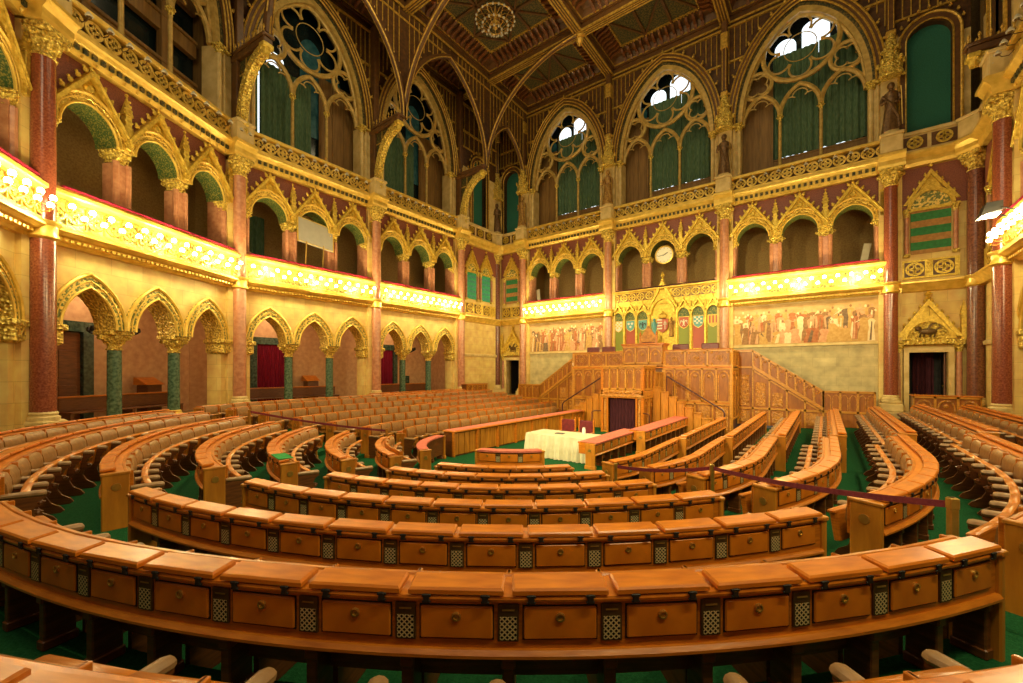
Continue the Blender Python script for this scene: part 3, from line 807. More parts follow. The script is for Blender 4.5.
    mb = MB(); mb.tube([(-.9, .2, 12.4)] + [(px, .2, pz) for px, pz in arch(.9, 16.1, .95)] + [(.9, .2, 12.4)], .05, 6); mb.tube([(px, .22, pz) for px, pz in [(-.68, 12.4)] + arch(.68, 16.1, .7) + [(.68, 12.4)]], .03, 5)
    crockets(mb, [p for p in arch(1.0, 16.2, 1.1, 5)][1:-1], .22, .06); obj('opening_beading', mb, 'ceilgold', root)
    mb = MB(); mb.box(-.7, .7, .6, .66, 12.4, 16.85); obj('teal_panel', mb, 'teal', root)
    mb = MB(); mb.box(-h, h, .28, .37, 18.2, 18.32); mb.box(-h, h, .28, .37, 17.2, 17.28); mb.box(-h, h, .28, .37, 19.9, 20.05)
    for i in range(9):
        xx = -h + w * (i + .5) / 9; mb.box(xx - .02, xx + .02, .30, .37, 17.2, 20)
    obj('frieze', mb, 'ceilgold', root)
    return root
narrow_bay('back', -10.45, 0, 0, 2.3, True, [(0, .5)], 'far left')
narrow_bay('back', 10.46, 0, 0, 2.32, True, [(.05, .58)], 'right')
narrow_bay('left', -11.15, -2.05, PI / 2, 4.1, False, [(-.72, .45), (.72, .45)], 'left')
narrow_bay('right', 11.55, -2.05, -PI / 2, 4.1, False, [(-.3, .55)], 'right')

def portal(x, words, n, ajar):
    o = thing('door_portal', 'stone doorway surround with gilded gable, %s doorway' % words, 'door surround', (x, 0, 0), 0, None)
    mb = MB(); ring(mb, [(-.56, FZ), (-.56, 3.50), (.56, 3.50), (.56, FZ)], [(-.72, FZ), (-.72, 3.68), (.72, 3.68), (.72, FZ)], .16, .5); obj('frame', mb, 'stonefine', o)
    mb = MB()
    for s in (-1, 1): mb.lathe([(.10, 1.5), (.085, 3.55)], s * .86, .22, 12)
    obj('shaft', mb, 'pinkmarble', o, smooth=True)
    mb = MB()
    for s in (-1, 1): capital(mb, s * .86, .22, 3.5, 3.85, .09, .17, .15)
    mb.bbox(-1.02, 1.02, .08, .4, 3.80, 3.98, .03); obj('capital', mb, 'goldcarve', o)
    mb = MB()
    for s in (-1, 1): mb.bbox(s * .86 - .17, s * .86 + .17, .06, .4, FZ, 1.36, .03); mb.lathe([(.15, 1.36), (.11, 1.5)], s * .86, .22, 12)
    obj('base', mb, 'stonefine', o, smooth=True)
    mb = MB(); P = arch(.62, 4.02, .72); mb.prism([(-.62, 3.98)] + P + [(.62, 3.98)], .26, .36); obj('tympanum', mb, 'goldcarve', o)
    obj('gable_field', MB().prism([(-.84, 4.05), (.84, 4.05), (0, 5.45)], .30, .36), 'gold', o)
    mb = MB()      # relief of a winged beast on the tympanum
    mb.ball((0, .24, 4.33), .16, 8, 6, (1.7, .4, .8)); mb.ball((-.28, .24, 4.45), .10, 8, 6, (1, .5, 1)); mb.tube([(.2, .24, 4.35), (.36, .24, 4.5), (.3, .24, 4.6)], .03, 5)
    for q in (-.2, -.08, .1, .22): mb.tube([(q, .24, 4.3), (q - .04, .24, 4.1)], .03, 5)
    mb.tube([(0, .23, 4.42), (.1, .23, 4.62), (.26, .23, 4.66)], .05, 5, r1=.02)
    obj('relief', mb, 'bronze', o)
    mb = MB(); ring(mb, P, arch(.78, 4.02, .92), .18, .36)
    for s in (-1, 1):
        mb.prism([(s * .80, 4.1), (s * .97, 4.1), (0, 5.62), (0, 5.36)], .12, .36)
        crockets(mb, [(s * .97 * (1 - t), 4.1 + 1.52 * t + .07) for t in (.12, .28, .44, .6, .76, .9)], .2, .06)
        mb.prism([(s * .5, 4.75), (s * .05, 5.3), (s * .05, 4.92), (s * .3, 4.75)], .22, .3)
        mb.bbox(min(s * .9, s * 1.06), max(s * .9, s * 1.06), .1, .36, 3.95, 4.9, .02)
        mb.loft([[(s * .98 - .1, .1, 4.9), (s * .98 + .1, .1, 4.9), (s * .98 + .1, .36, 4.9), (s * .98 - .1, .36, 4.9)], [(s * .98 - .01, .22, 5.5), (s * .98 + .01, .22, 5.5), (s * .98 + .01, .24, 5.5), (s * .98 - .01, .24, 5.5)]])
        crockets(mb, [(s * .98 - .09 + .18 * q, 4.98 + .12 * k) for k in range(3) for q in (0, 1)], .16, .03)
    mb.lathe([(.03, 5.6), (.10, 5.68), (.04, 5.74), (.13, 5.83), (.02, 5.96)], 0, .22, 8)
    obj('gable', mb, 'gold', o)
    d = struct(link('door_%d' % n, None, None, (x, 0, 0)), '%s doorway standing open with a dark curtain inside' % words)
    mb = MB(); mb.box(-.6, .6, 1.7, 1.8, FZ, 3.6); mb.box(-.62, -.58, .9, 1.8, FZ, 3.6); mb.box(.58, .62, .9, 1.8, FZ, 3.6); mb.box(-.6, .6, .9, 1.8, 3.56, 3.62); obj('passage', mb, 'iron', d)
    mb = MB(); mb.bbox(-.02, .03, 0, .62, FZ + .02, 3.48, .01)
    for z in (1.35, 2.3): mb.box(-.035, .045, .1, .52, z, z + .75)
    lf = obj('door_leaf', mb, 'wooddark', d, (.5, .5, 0), radians(-12))
    obj('door_handle', MB().tube([(0, 0, 0), (-.06, 0, 0), (-.06, .1, 0)], .012, 6), 'brass', lf, (-.03, .5, 2.15))
    c = obj('door_curtain', curtain_mesh(-.32, .32, FZ + .03, 3.5, 1.3, .04, .13), 'plumcurtain', None, (x, 0, 0))
    tag(c, 'dark plum curtain hanging inside the %s doorway' % words, 'curtain', None)
portal(-10.3, 'small far left', 1, True)
portal(10.43, 'right-hand', 2, True)

# ---- corridor doors with red curtains behind the left ground arcade
def corridor_door(k, x, n, words):
    b = BAYS[k]; zt = 4.0
    d = struct(link('door_%d' % n, None, None, (b.x, b.y, 0), b.rz), 'dark marble doorway ' + words)
    mb = MB(); ring(mb, [(x - .62, FZ), (x - .62, zt), (x + .62, zt), (x + .62, FZ)], [(x - .92, FZ), (x - .92, zt + .33), (x + .92, zt + .33), (x + .92, FZ)], 2.78, 3.02); obj('door_frame', mb, 'darkmarble', d)
    mb = MB(); mb.box(x - .62, x + .62, 2.96, 2.99, FZ, zt); obj('door_recess', mb, 'iron', d)
    if k == 'L1':      # open leaf, the curtain drawn to the top corner
        lf = obj('door_leaf', MB().bbox(x - .1, x + .62, 2.90, 2.95, FZ + .02, zt - .02, .01), 'wooddark', d)
        mb = MB()
        for z in (1.4, 2.5): mb.bbox(x + .02, x + .5, 2.88, 2.92, z, z + .9, .012)
        obj('leaf_panel', mb, 'wooddark', lf)
        c = obj('door_curtain', curtain_mesh(x - .6, x - .2, FZ + .02, zt - .01, 2.84, .03, .12), 'winecurtain', None, (b.x, b.y, 0), b.rz)
    else:
        c = obj('door_curtain', curtain_mesh(x - .6, x + .6, FZ + .02, zt - .01, 2.84, .03, .12), 'winecurtain', None, (b.x, b.y, 0), b.rz)
    tag(c, 'deep red curtain in the dark doorway ' + words, 'curtain', 'red curtains of the corridor doors')
corridor_door('L2', -.75, 3, 'behind the middle arches of the left wall')
corridor_door('L3', -.55, 4, 'behind the arches nearest the far corner')
corridor_door('L1', -.75, 5, 'behind the arches at the left of the photo')

# dark hangings in the upper left gallery
for k, x0, x1, t in (('L2', -2.5, -1.3, 'left of the grey screen'), ('L3', -2.5, -1.5, 'right of the grey screen')):
    b = BAYS[k]
    tag(obj('gallery_curtain', curtain_mesh(x0, x1, 7.32, 9.7, 2.2, .05, .2), 'greencurtain', None, (b.x, b.y, 0), b.rz), 'dark green curtain in the upper gallery %s' % t, 'curtain')

# ---- projection screen standing on the left gallery
b = BAYS['L2']
o = thing('screen', 'tilted grey rectangular screen on two thin legs above the left balcony', 'screen', at(b, .0, .05, 7.43), b.rz + .12)
T = Matrix.Rotation(radians(-10), 4, 'X')
obj('panel', MB().bbox(-.86, .86, -.03, .03, .95, 2.05, .01), 'board', o, rot=(radians(-6), radians(3), 0))
mb = MB(); 
for a_ in (((-.88, .98), (.88, .98)), ((-.88, 2.07), (.88, 2.07)), ((-.88, .95), (-.88, 2.1)), ((.88, .95), (.88, 2.1))):
    mb.tube([(a_[0][0], -.01, a_[0][1]), (a_[1][0], -.01, a_[1][1])], .03, 4)
obj('frame', mb, 'goldplain', o, rot=(radians(-6), radians(3), 0))
for s in (-.5, .35): obj('leg', MB().tube([(s, .05, 0), (s + .02, .0, 1.05)], .025, 6), 'brass', o)

# ---- murals, clock
PAINT = ['fresco', 'p_ochre', 'p_red', 'p_cream', 'p_dark', 'p_brown', 'p_rose']
def mural(k, label, seed):
    rnd = random.Random(seed); b = BAYS[k]; V, F, MI = [], [], []
    nth = [0]
    def add(mb, mi):
        nth[0] += 1; o = len(V); V.extend([(x, y - .00011 * nth[0], z) for x, y, z in mb.v]); F.extend([tuple(i + o for i in f) for f in mb.f]); MI.extend([mi] * len(mb.f))
    add(MB().box(-2.78, 2.78, .33, .37, 4.02, 5.9), 0)
    for layer, (n, yy, zb, hs) in enumerate(((36, .327, 4.55, .93), (30, .324, 4.14, 1.05), (20, .321, 4.05, .95))):
        for i in range(n):
            if rnd.random() < .12: continue
            x = -2.62 + 5.24 * (i + .5) / n + rnd.uniform(-.06, .06); h = 1.2 * hs * rnd.uniform(.82, 1.12); kneel = layer == 2 and rnd.random() < .45
            if kneel: h *= .62
            if zb + h > 5.72: h = 5.72 - zb - rnd.uniform(0, .12)
            w = .13 * rnd.uniform(.85, 1.3) * (1.5 if kneel else 1); ln = rnd.uniform(-.05, .05); mi = rnd.choice((1, 2, 2, 2, 5, 5, 6, 6, 3, 4, 1, 1))
            q = MB(); sh = zb + h * .80
            q.prism([(x - w * 1.1, zb), (x + w * 1.15, zb), (x + w * .9, zb + h * .35), (x + w * .75 + ln, zb + h * .5), (x + w + ln, sh - .02), (x + w * .55 + ln, sh + .03), (x + ln, sh + .05), (x - w * .55 + ln, sh + .03), (x - w + ln, sh - .03), (x - w * .7 + ln, zb + h * .5), (x - w * .95, zb + h * .3)], yy, yy + .003); add(q, mi)
            q = MB(); hr = .055; q.prism([(x + ln * 1.4 + hr * .85 * cos(a), zb + h * .92 + hr * 1.15 * sin(a)) for a in [2 * pi * t / 9 for t in range(9)]], yy - .001, yy + .003); add(q, rnd.choice((6, 6, 5, 3)))
            if rnd.random() < .6:      # an arm or a fold in another colour
                s_ = rnd.choice((-1, 1)); q = MB(); ax, az = x + s_ * w * .8 + ln, sh - .06; bx, bz = ax + s_ * rnd.uniform(.05, .17), az + rnd.uniform(-.25, .2)
                q.prism([(ax - .025, az - .03), (ax + .02, az + .03), (bx + .015, bz + .025), (bx - .015, bz - .02)], yy - .002, yy + .001); add(q, rnd.choice((mi, 3, 6, 4)))
            if rnd.random() < .5:
                q = MB(); q.prism([(x - w * .5, zb + .02), (x + w * .1, zb + .02), (x + w * .3 + ln, sh - .1), (x + ln * .5, sh - .06)], yy - .002, yy + .001); add(q, rnd.choice((3, 5, 4, 6, 1)))
    me = bpy.data.meshes.new('mural'); me.from_pydata(V, [], F)
    for m in PAINT: me.materials.append(M[m])
    for p, mi in zip(me.polygons, MI): p.material_index = mi
    o = tag(link('mural', me, None, (b.x, b.y, 0)), label, 'mural')
    mb = MB(); ring(mb, [(-2.78, 4.02), (-2.78, 5.9), (2.78, 5.9), (2.78, 4.02)], [(-2.86, 3.94), (-2.86, 5.97), (2.86, 5.97), (2.86, 3.94)], .30, .37); mb.box(-2.86, 2.86, .27, .37, 3.90, 4.02)
    obj('border', mb, 'stonefine', o)
mural('A', 'long faded mural of a standing crowd left of the throne', 5)
mural('C', 'long ochre mural of a crowd on the wall right of the throne', 9)
o = thing('wall_clock', 'round cream clock hanging in the middle gallery arch above the throne', 'clock', (.03, .40, 9.17)); o.scale = (.86, .86, 1)
o.rotation_euler = (pi / 2, 0, 0)
obj('dial', MB().lathe([(.50, -.04), (.50, .03), (.02, .03)], 0, 0, 36), 'white', o, smooth=False)
obj('rim', MB().lathe([(.50, -.05), (.57, -.05), (.58, .05), (.51, .06), (.50, .0)], 0, 0, 36), 'goldplain', o, smooth=True)
mb = MB()
for i in range(12):
    a = 2 * pi * i / 12; L_ = .09 if i % 3 == 0 else .06
    mb.tube([((.47 - L_) * sin(a), (.47 - L_) * cos(a), .035), (.46 * sin(a), .46 * cos(a), .035)], .012, 4)
obj('hour_marks', mb, 'iron', o)
def hand(name, ang, L_, w):
    mb = MB(); mb.tube([(-.08 * sin(ang), -.08 * cos(ang), .05), (L_ * sin(ang), L_ * cos(ang), .05)], w, 4); obj(name, mb, 'iron', o)
hand('hour_hand', radians(62), .25, .02); hand('minute_hand', radians(262), .38, .014)
mb = MB(); mb.tube([(0, .57, 0), (0, 1.1, 0)], .015, 5); obj('hanger', mb, 'iron', o)

for s in (-1, 1):
    l = bpy.data.lights.new('gallery_lamp_light', 'POINT'); l.energy = 42; l.color = (1., .85, .42); l.shadow_soft_size = .12; link('gallery_lamp_light', l, None, (s * 2.75, -.8, 6.8))
# ---- the throne bay: shields under little canopies
rt = ROOT['T']
mb = MB(); mb.box(-2.95, 2.95, .30, .37, 3.6, 6.45); obj('niche_back', mb, 'gold', rt)
mb = MB(); mb.box(-2.95, 2.95, .22, .37, 6.45, 7.35); obj('pierced_parapet', mb, 'gold', rt)
mb = MB(); q = MB()
for i in range(12):
    x = -2.7 + 5.4 * i / 11
    if abs(x) > .4: quatre(mb, x, 6.98, .2, .19, .02); q.box(x - .23, x + .23, .205, .225, 6.75, 7.21)
obj('parapet_tracery', mb, 'gold', rt); obj('parapet_ground', q, 'wooddark', rt)
mb = MB(); mb.bbox(-2.65, 2.65, .0, .36, 7.36, 7.43, .03); obj('cushion', mb, 'rail', rt)
mb = MB(); mb.prismx([(.37, 7.22), (.16, 7.24), (.08, 7.3), (.08, 7.36), (.37, 7.36)], -3.0, 3.0); obj('parapet_rail', mb, 'goldplain', rt)
CX = (-2.55, -1.83, -1.11, 1.11, 1.83, 2.55)
mb = MB()
for c in CX:
    ring(mb, arch(.29, 5.78, .36, 6, c), arch(.36, 5.78, .46, 6, c), .10, .37)
    for s in (-1, 1):
        mb.prism([(c + s * .36, 5.9), (c + s * .44, 5.9), (c, 6.62), (c, 6.48)], .1, .34); crockets(mb, [(c + s * .42 * (1 - t), 5.9 + .7 * t + .04) for t in (.25, .5, .75)], .16, .035)
    mb.ball((c, .2, 6.68), .05, 6, 4)
for c in (-2.91, -2.19, -1.47, -.75, .75, 1.47, 2.19, 2.91):
    mb.bbox(c - .06, c + .06, .12, .34, 3.9, 6.1, .02); mb.loft([[(c - .07, .1, 6.1), (c + .07, .1, 6.1), (c + .07, .3, 6.1), (c - .07, .3, 6.1)], [(c - .01, .2, 6.5), (c + .01, .2, 6.5), (c + .01, .21, 6.5), (c - .01, .21, 6.5)]])
ring(mb, arch(.58, 5.9, .80, 8), arch(.70, 5.9, .98, 8), .06, .37)
for s in (-1, 1):
    mb.prism([(s * .70, 6.2), (s * .82, 6.2), (0, 7.75), (0, 7.5)], .06, .34); crockets(mb, [(s * .8 * (1 - t), 6.2 + 1.5 * t + .06) for t in (.15, .3, .45, .6, .75, .9)], .14, .05)
mb.lathe([(.03, 7.7), (.09, 7.8), (.04, 7.88), (.12, 8.0), (.02, 8.2)], 0, .2, 8)
obj('canopy', mb, 'gold', rt)
SH = ((-2.55, 'white and gold', ('s_white', 's_gold'), 's_green', 'leftmost of the six small shields'), (-1.83, 'teal and white', ('s_sky', 's_white'), 's_red', 'second small shield from the left'),
      (-1.11, 'dark blue with a black eagle', ('s_sky', 's_dark'), 's_green', 'small shield just left of the central crest'), (1.11, 'red with a white eagle', ('s_red', 's_white'), 's_green', 'small shield just right of the central crest'),
      (1.83, 'teal and white over red', ('s_sky', 's_white'), 's_red', 'second small shield from the right'), (2.55, 'gold and red striped', ('s_gold', 's_red'), 's_green', 'rightmost of the six small shields'))
def shield_poly(w, h, c=(0, 0)):
    P = [(-w, h * .5), (w, h * .5), (w, 0)]
    P += [(w * cos(t), -h * .5 * sin(t) * 1.0 - 0) for t in [pi / 2 * i / 6 for i in range(1, 6)]] + [(0, -h * .55)]
    P += [(-w * cos(t), -h * .5 * sin(t)) for t in [pi / 2 * i / 6 for i in range(5, 0, -1)]] + [(-w, 0)]
    return [(x + c[0], z + c[1]) for x, z in P]
for i, (c, cw, (m1, m2), fld, where) in enumerate(SH):
    obj('niche_field', MB().box(c - .28, c + .28, .28, .31, 3.95, 5.62), fld, rt)
    obj('niche_head', MB().prism([(c - .29, 5.64)] + arch(.29, 5.78, .36, 6, c) + [(c + .29, 5.64)], .27, .31), 'greenspot', rt)
    o = tag(obj('coat_of_arms', MB().prism(shield_poly(.24, .56), .20, .27), m1, None, (c, 0, 5.35)), 'painted shield, %s, %s' % (cw, where), 'shield', 'small shields behind the throne')
    mb = MB()
    if i in (2, 3):        # spread eagle
        mb.ball((0, .195, 0), .07, 8, 5, (.8, .3, 1.5)); mb.ball((0, .19, .13), .04, 6, 4)
        for s in (-1, 1):
            for t in (.15, .5, .85): mb.tube([(s * .04, .19, .04), (s * .12, .19, .12 - .06 * t), (s * .2, .19, .1 - .22 * t)], .022, 5, r1=.01)
            mb.tube([(0, .19, -.08), (s * .06, .19, -.2)], .02, 5)
    elif i in (0, 4):      # chequers
        for a_ in range(4):
            for d_ in range(4):
                if (a_ + d_) % 2 == 0: mb.box(-.2 + .1 * a_, -.1 + .1 * a_, .19, .205, .18 - .1 * d_, .26 - .1 * d_ )
    elif i == 1:           # three little heads
        for x, z in ((-.1, .12), (.1, .12), (0, -.06)): mb.ball((x, .2, z), .07, 8, 5, (1, .4, 1))
    else:
        for x in (-.16, 0, .16): mb.box(x - .04, x + .04, .19, .205, -.12, .26)
    obj('emblem', mb, m2, o)
    mb = MB(); P = shield_poly(.255, .6); mb.tube([(x, .22, z) for x, z in P], .018, 4, True); obj('border', mb, 'goldplain', o)
o = tag(obj('coat_of_arms', MB().prism(shield_poly(.30, .72), .16, .24), 's_red', None, (0, 0, 5.25)), 'large crowned central crest held by two angels above the throne', 'shield')
mb = MB()
for k in range(4): mb.box(-.28, -.01, .15, .165, .28 - .16 * k, .36 - .16 * k)
mb.box(.12, .16, .145, .165, -.22, .25); mb.box(.04, .24, .145, .165, .05, .09); mb.box(.07, .21, .145, .165, .14, .18)
obj('emblem', mb, 's_white', o)
mb = MB(); mb.lathe([(.2, .40), (.22, .46), (.24, .55), (.12, .66), (.02, .7)], 0, .2, 10); mb.ball((0, .2, .74), .05); obj('crown', mb, 'goldplain', o)
for s in (-1, 1):
    mb = MB(); mb.lathe([(.12, -.62), (.10, -.3), (.12, 0), (.09, .2), (.04, .26)], s * .46, .22, 10, mod=lambda a, z: 1 + .1 * cos(5 * a)); mb.ball((s * .46, .2, .34), .075, 8, 6, (.9, 1, 1.2))
    mb.tube([(s * .42, .18, .18), (s * .3, .12, .05), (s * .22, .12, .12)], .03, 5)
    for t in (0, .1, .2): mb.tube([(s * .5, .25, .18), (s * .62, .28, .28 - t), (s * .66, .28, 0 - t * 1.4)], .035, 5, r1=.01)
    obj('angel', mb, 's_sky' if s < 0 else 'statuegold', o)

# ---- statues with canopies on the back wall columns
def figure(seed, hgt=2.05):
    rnd = random.Random(seed); mb = MB(); ph = rnd.random() * 6
    fold = lambda a, z: 1 + (.10 * cos(7 * a + ph) + .05 * cos(11 * a)) * max(0, 1 - z / (hgt * .62))
    k = hgt / 2.05
    prof = [(.30, 0), (.29, .1), (.25, .5), (.215, .9), (.19, 1.12), (.215, 1.3), (.235, 1.48), (.225, 1.58), (.14, 1.66), (.075, 1.71), (.07, 1.76)]
    mb.lathe([(r * k, z * k) for r, z in prof], 0, 0, 18, mod=fold)
    mb.ball((0, -.02, 1.89 * k), .125 * k, 10, 8, (.88, 1, 1.2)); mb.ball((0, .03, 1.93 * k), .135 * k, 10, 6, (.95, 1, 1.05))
    mb.ball((0, -.15 * k, 1.88 * k), .025 * k, 5, 4)
    for s in (-1, 1):
        e = (s * .30 * k, -.08, 1.2 * k); hnd = (s * (.10 + .1 * rnd.random()) * k, -.27 * k, (1.1 + .25 * rnd.random()) * k)
        mb.tube([(s * .2 * k, 0, 1.53 * k), (s * .27 * k, -.02, 1.4 * k), e], .085 * k, 8, r1=.06 * k); mb.tube([e, ((e[0] + hnd[0]) / 2, -.2 * k, (e[2] + hnd[2]) / 2), hnd], .06 * k, 7, r1=.04 * k)
        mb.ball(hnd, .05 * k, 6, 5)
    mb.tube([(-.28 * k, -.1, 1.5 * k), (-.05, -.26 * k, 1.1 * k), (.2 * k, -.24 * k, .5 * k), (.24 * k, -.2 * k, .1)], .05 * k, 6)
    return mb
def statue(x, y, rz, z, m, label, seed):
    o = tag(obj('statue', figure(seed), m, None, (x, y, z + .12), rz, True), label, 'statue', 'robed statues under gilded canopies')
    mb = MB(); mb.lathe([(.34, -.12), (.34, -.06), (.30, -.03), (.30, 0)], 0, 0, 8); obj('plinth', mb, 'stonefine', o)
    mb = MB(); mb.tube([(.34, -.1, .2), (.30, -.2, 1.35), (.28, -.22, 1.7)], .022, 5); obj('staff', mb, 'brass', o)
def canopy(x, y, rz, label):
    o = thing('statue_canopy', label, 'canopy', (x, y, 0), rz, 'gilded canopies over the statues')
    mb = MB(); mb.lathe([(.36, 14.85), (.40, 14.95), (.36, 15.1), (.38, 15.35), (.30, 15.5), (.22, 15.9), (.16, 16.4), (.10, 16.6)], 0, 0, 8)
    for k in range(8):
        a = 2 * pi * k / 8; mb.ball((.40 * cos(a), .40 * sin(a), 14.86), .08, 6, 4); mb.ball((.40 * cos(a), .40 * sin(a), 15.42), .07, 6, 4, (1, 1, 1.8)); mb.ball((.26 * cos(a), .26 * sin(a), 15.95), .06, 6, 4, (1, 1, 1.6))
    obj('spire', mb, 'goldcarve', o)
    mb = MB(); mb.bbox(-.13, .13, -.05, .3, 16.5, TZ, .03); obj('post', mb, 'ceilred', o)
    mb = MB(); mb.bbox(-.17, .17, -.10, .3, 18.9, 19.7, .04); mb.bbox(-.16, .16, -.09, .3, 16.5, 16.75, .03)
    mb.tube([(-.08, -.07, 16.8), (-.08, -.07, 18.9)], .02, 4); mb.tube([(.08, -.07, 16.8), (.08, -.07, 18.9)], .02, 4); obj('gilt_bands', mb, 'ceilgold', o)
    mb = MB(); mb.box(-.3, .3, .2, .95, 12.42, 16.5); obj('backing', mb, 'stonefine', o)
for i, (x, y, rz, m, w1) in enumerate(((-9.3, 0, 0, 'statuegold', 'right of the far left corner'), (-3.1, 0, 0, 'statuegold', 'left of the middle tall window'), (3.1, 0, 0, 'statue', 'right of the middle tall window'),
                              (9.3, 0, 0, 'statue', 'left of the dark green opening at the right'), (-11.45, -.1, PI / 4, 'statue', 'in the far left corner'))):
    statue(x + .02 * sin(rz), y - .06, rz, 12.42, m, 'robed statue on a column top %s' % w1, i + 3)
    canopy(x, y, rz, 'gilded pinnacled canopy over the statue %s' % w1)
# ------------------------------------------------------------------ hammer beams on the left wall
def m_hammer_beam():
    mb = MB(); mb.bbox(-.17, .17, -1.95, .4, 14.78, 15.0, .03); mb.bbox(-.22, .22, -2.02, .4, 15.0, 15.12, .03); mb.bbox(-.13, .13, -.05, .4, 12.4, TZ, .02)
    return mb
def m_hammer_cap():
    mb = MB(); mb.bbox(-.20, .20, -1.98, -1.66, 14.62, 14.80, .03); mb.lathe([(.10, 14.4), (.16, 14.62)], 0, -1.8, 8); return mb
def m_hammer_brace():
    mb = MB(); secs = []
    for i in range(13):
        t = i / 12; a = t * pi / 2
        y = -.15 - 1.6 * (1 - cos(a)); z = 12.25 + 2.35 * sin(a)
        ny, nz = -2.35 * cos(a), 1.6 * sin(a); q = hypot(ny, nz) or 1; ny, nz = -2.35 * sin(a) / 2.4, 0
        d = .17
        ty, tz = -1.6 * sin(a), 2.35 * cos(a); l = hypot(ty, tz); ny, nz = -tz / l, ty / l
        secs.append([(-.14, y + ny * d, z + nz * d), (.14, y + ny * d, z + nz * d), (.14, y - ny * d, z - nz * d), (-.14, y - ny * d, z - nz * d)])
        for s in (-1, 1): mb.ball((s * .15, y, z), .06, 6, 4)
        mb.ball((0, y + ny * d, z + nz * d), .06, 6, 4)
    mb.loft(secs); return mb
def m_hammer_corbel():
    mb = MB(); mb.lathe([(.05, 11.5), (.16, 11.6), (.14, 11.7), (.22, 11.85), (.27, 12.1), (.22, 12.2), (.30, 12.28), (.30, 12.36)], 0, -.12, 10, mod=lambda a, z: 1 + .08 * cos(5 * a)); return mb
def m_hammer_infill():
    mb = MB()
    for y in (-.5, -1.0, -1.45):
        zb = 12.4 + 2.35 * sqrt(max(0, 1 - ((1.75 + y) / 1.6) ** 2)) if y > -1.75 else 14.6
        mb.box(-.03, .03, y - .03, y + .03, zb, 14.8)
    for z in (13.4, 14.2): mb.box(-.03, .03, -.15 - 1.6 * (1 - sqrt(max(0, 1 - ((z - 12.25) / 2.35) ** 2))), -.05, z, z + .06)
    return mb
def m_hammer_panel():
    mb = MB(); A = [(-.015, .1, 12.5)]; n = 12
    poly = [(.1, 12.3)] + [(-.15 - 1.6 * (1 - cos(i / n * pi / 2)), 12.25 + 2.35 * sin(i / n * pi / 2)) for i in range(n + 1)] + [(-1.75, 14.8), (.1, 14.8)]
    mb.prismx(poly, -.015, .015); return mb
def m_hammer_crest():
    mb = MB()
    for i in range(9):
        y = -1.95 + i * .24
        for s in (-1, 1): mb.lathe([(.02, 15.1), (.035, 15.16), (.015, 15.22), (.05, 15.30), (.01, 15.4)], s * .17, y, 5)
    return mb
def hammer(x, y, rz, label, z=0.):
    o = thing('hammer_beam', label, 'roof bracket', (x, y, z), rz, 'hammer beam brackets')
    link('beam', shared('hammer_beam', m_hammer_beam, 'ceilred'), o); link('brace', shared('hammer_brace', m_hammer_brace, 'goldcarve'), o)
    link('brace_capital', shared('hammer_cap', m_hammer_cap, 'gold'), o); link('corbel', shared('hammer_corbel', m_hammer_corbel, 'goldcarve'), o)
    link('infill_bars', shared('hammer_infill', m_hammer_infill, 'ceilgold'), o); link('infill_panel', shared('hammer_panel', m_hammer_panel, 'ceilgreen'), o)
    link('cresting', shared('hammer_crest', m_hammer_crest, 'ceilgold'), o)
hammer(-11.12, -16.49, radians(97), 'gilded hammer beam bracket nearest the camera, left of the first full left window')
hammer(-11.12, -10.29, PI / 2, 'gilded hammer beam bracket between the two tall left windows')
hammer(-11.12, -4.09, PI / 2, 'gilded hammer beam bracket close to the far left corner')
hammer(12.75, -3.5, -PI / 2, 'gilded hammer beam bracket high at the right edge of the photo', -1.9)

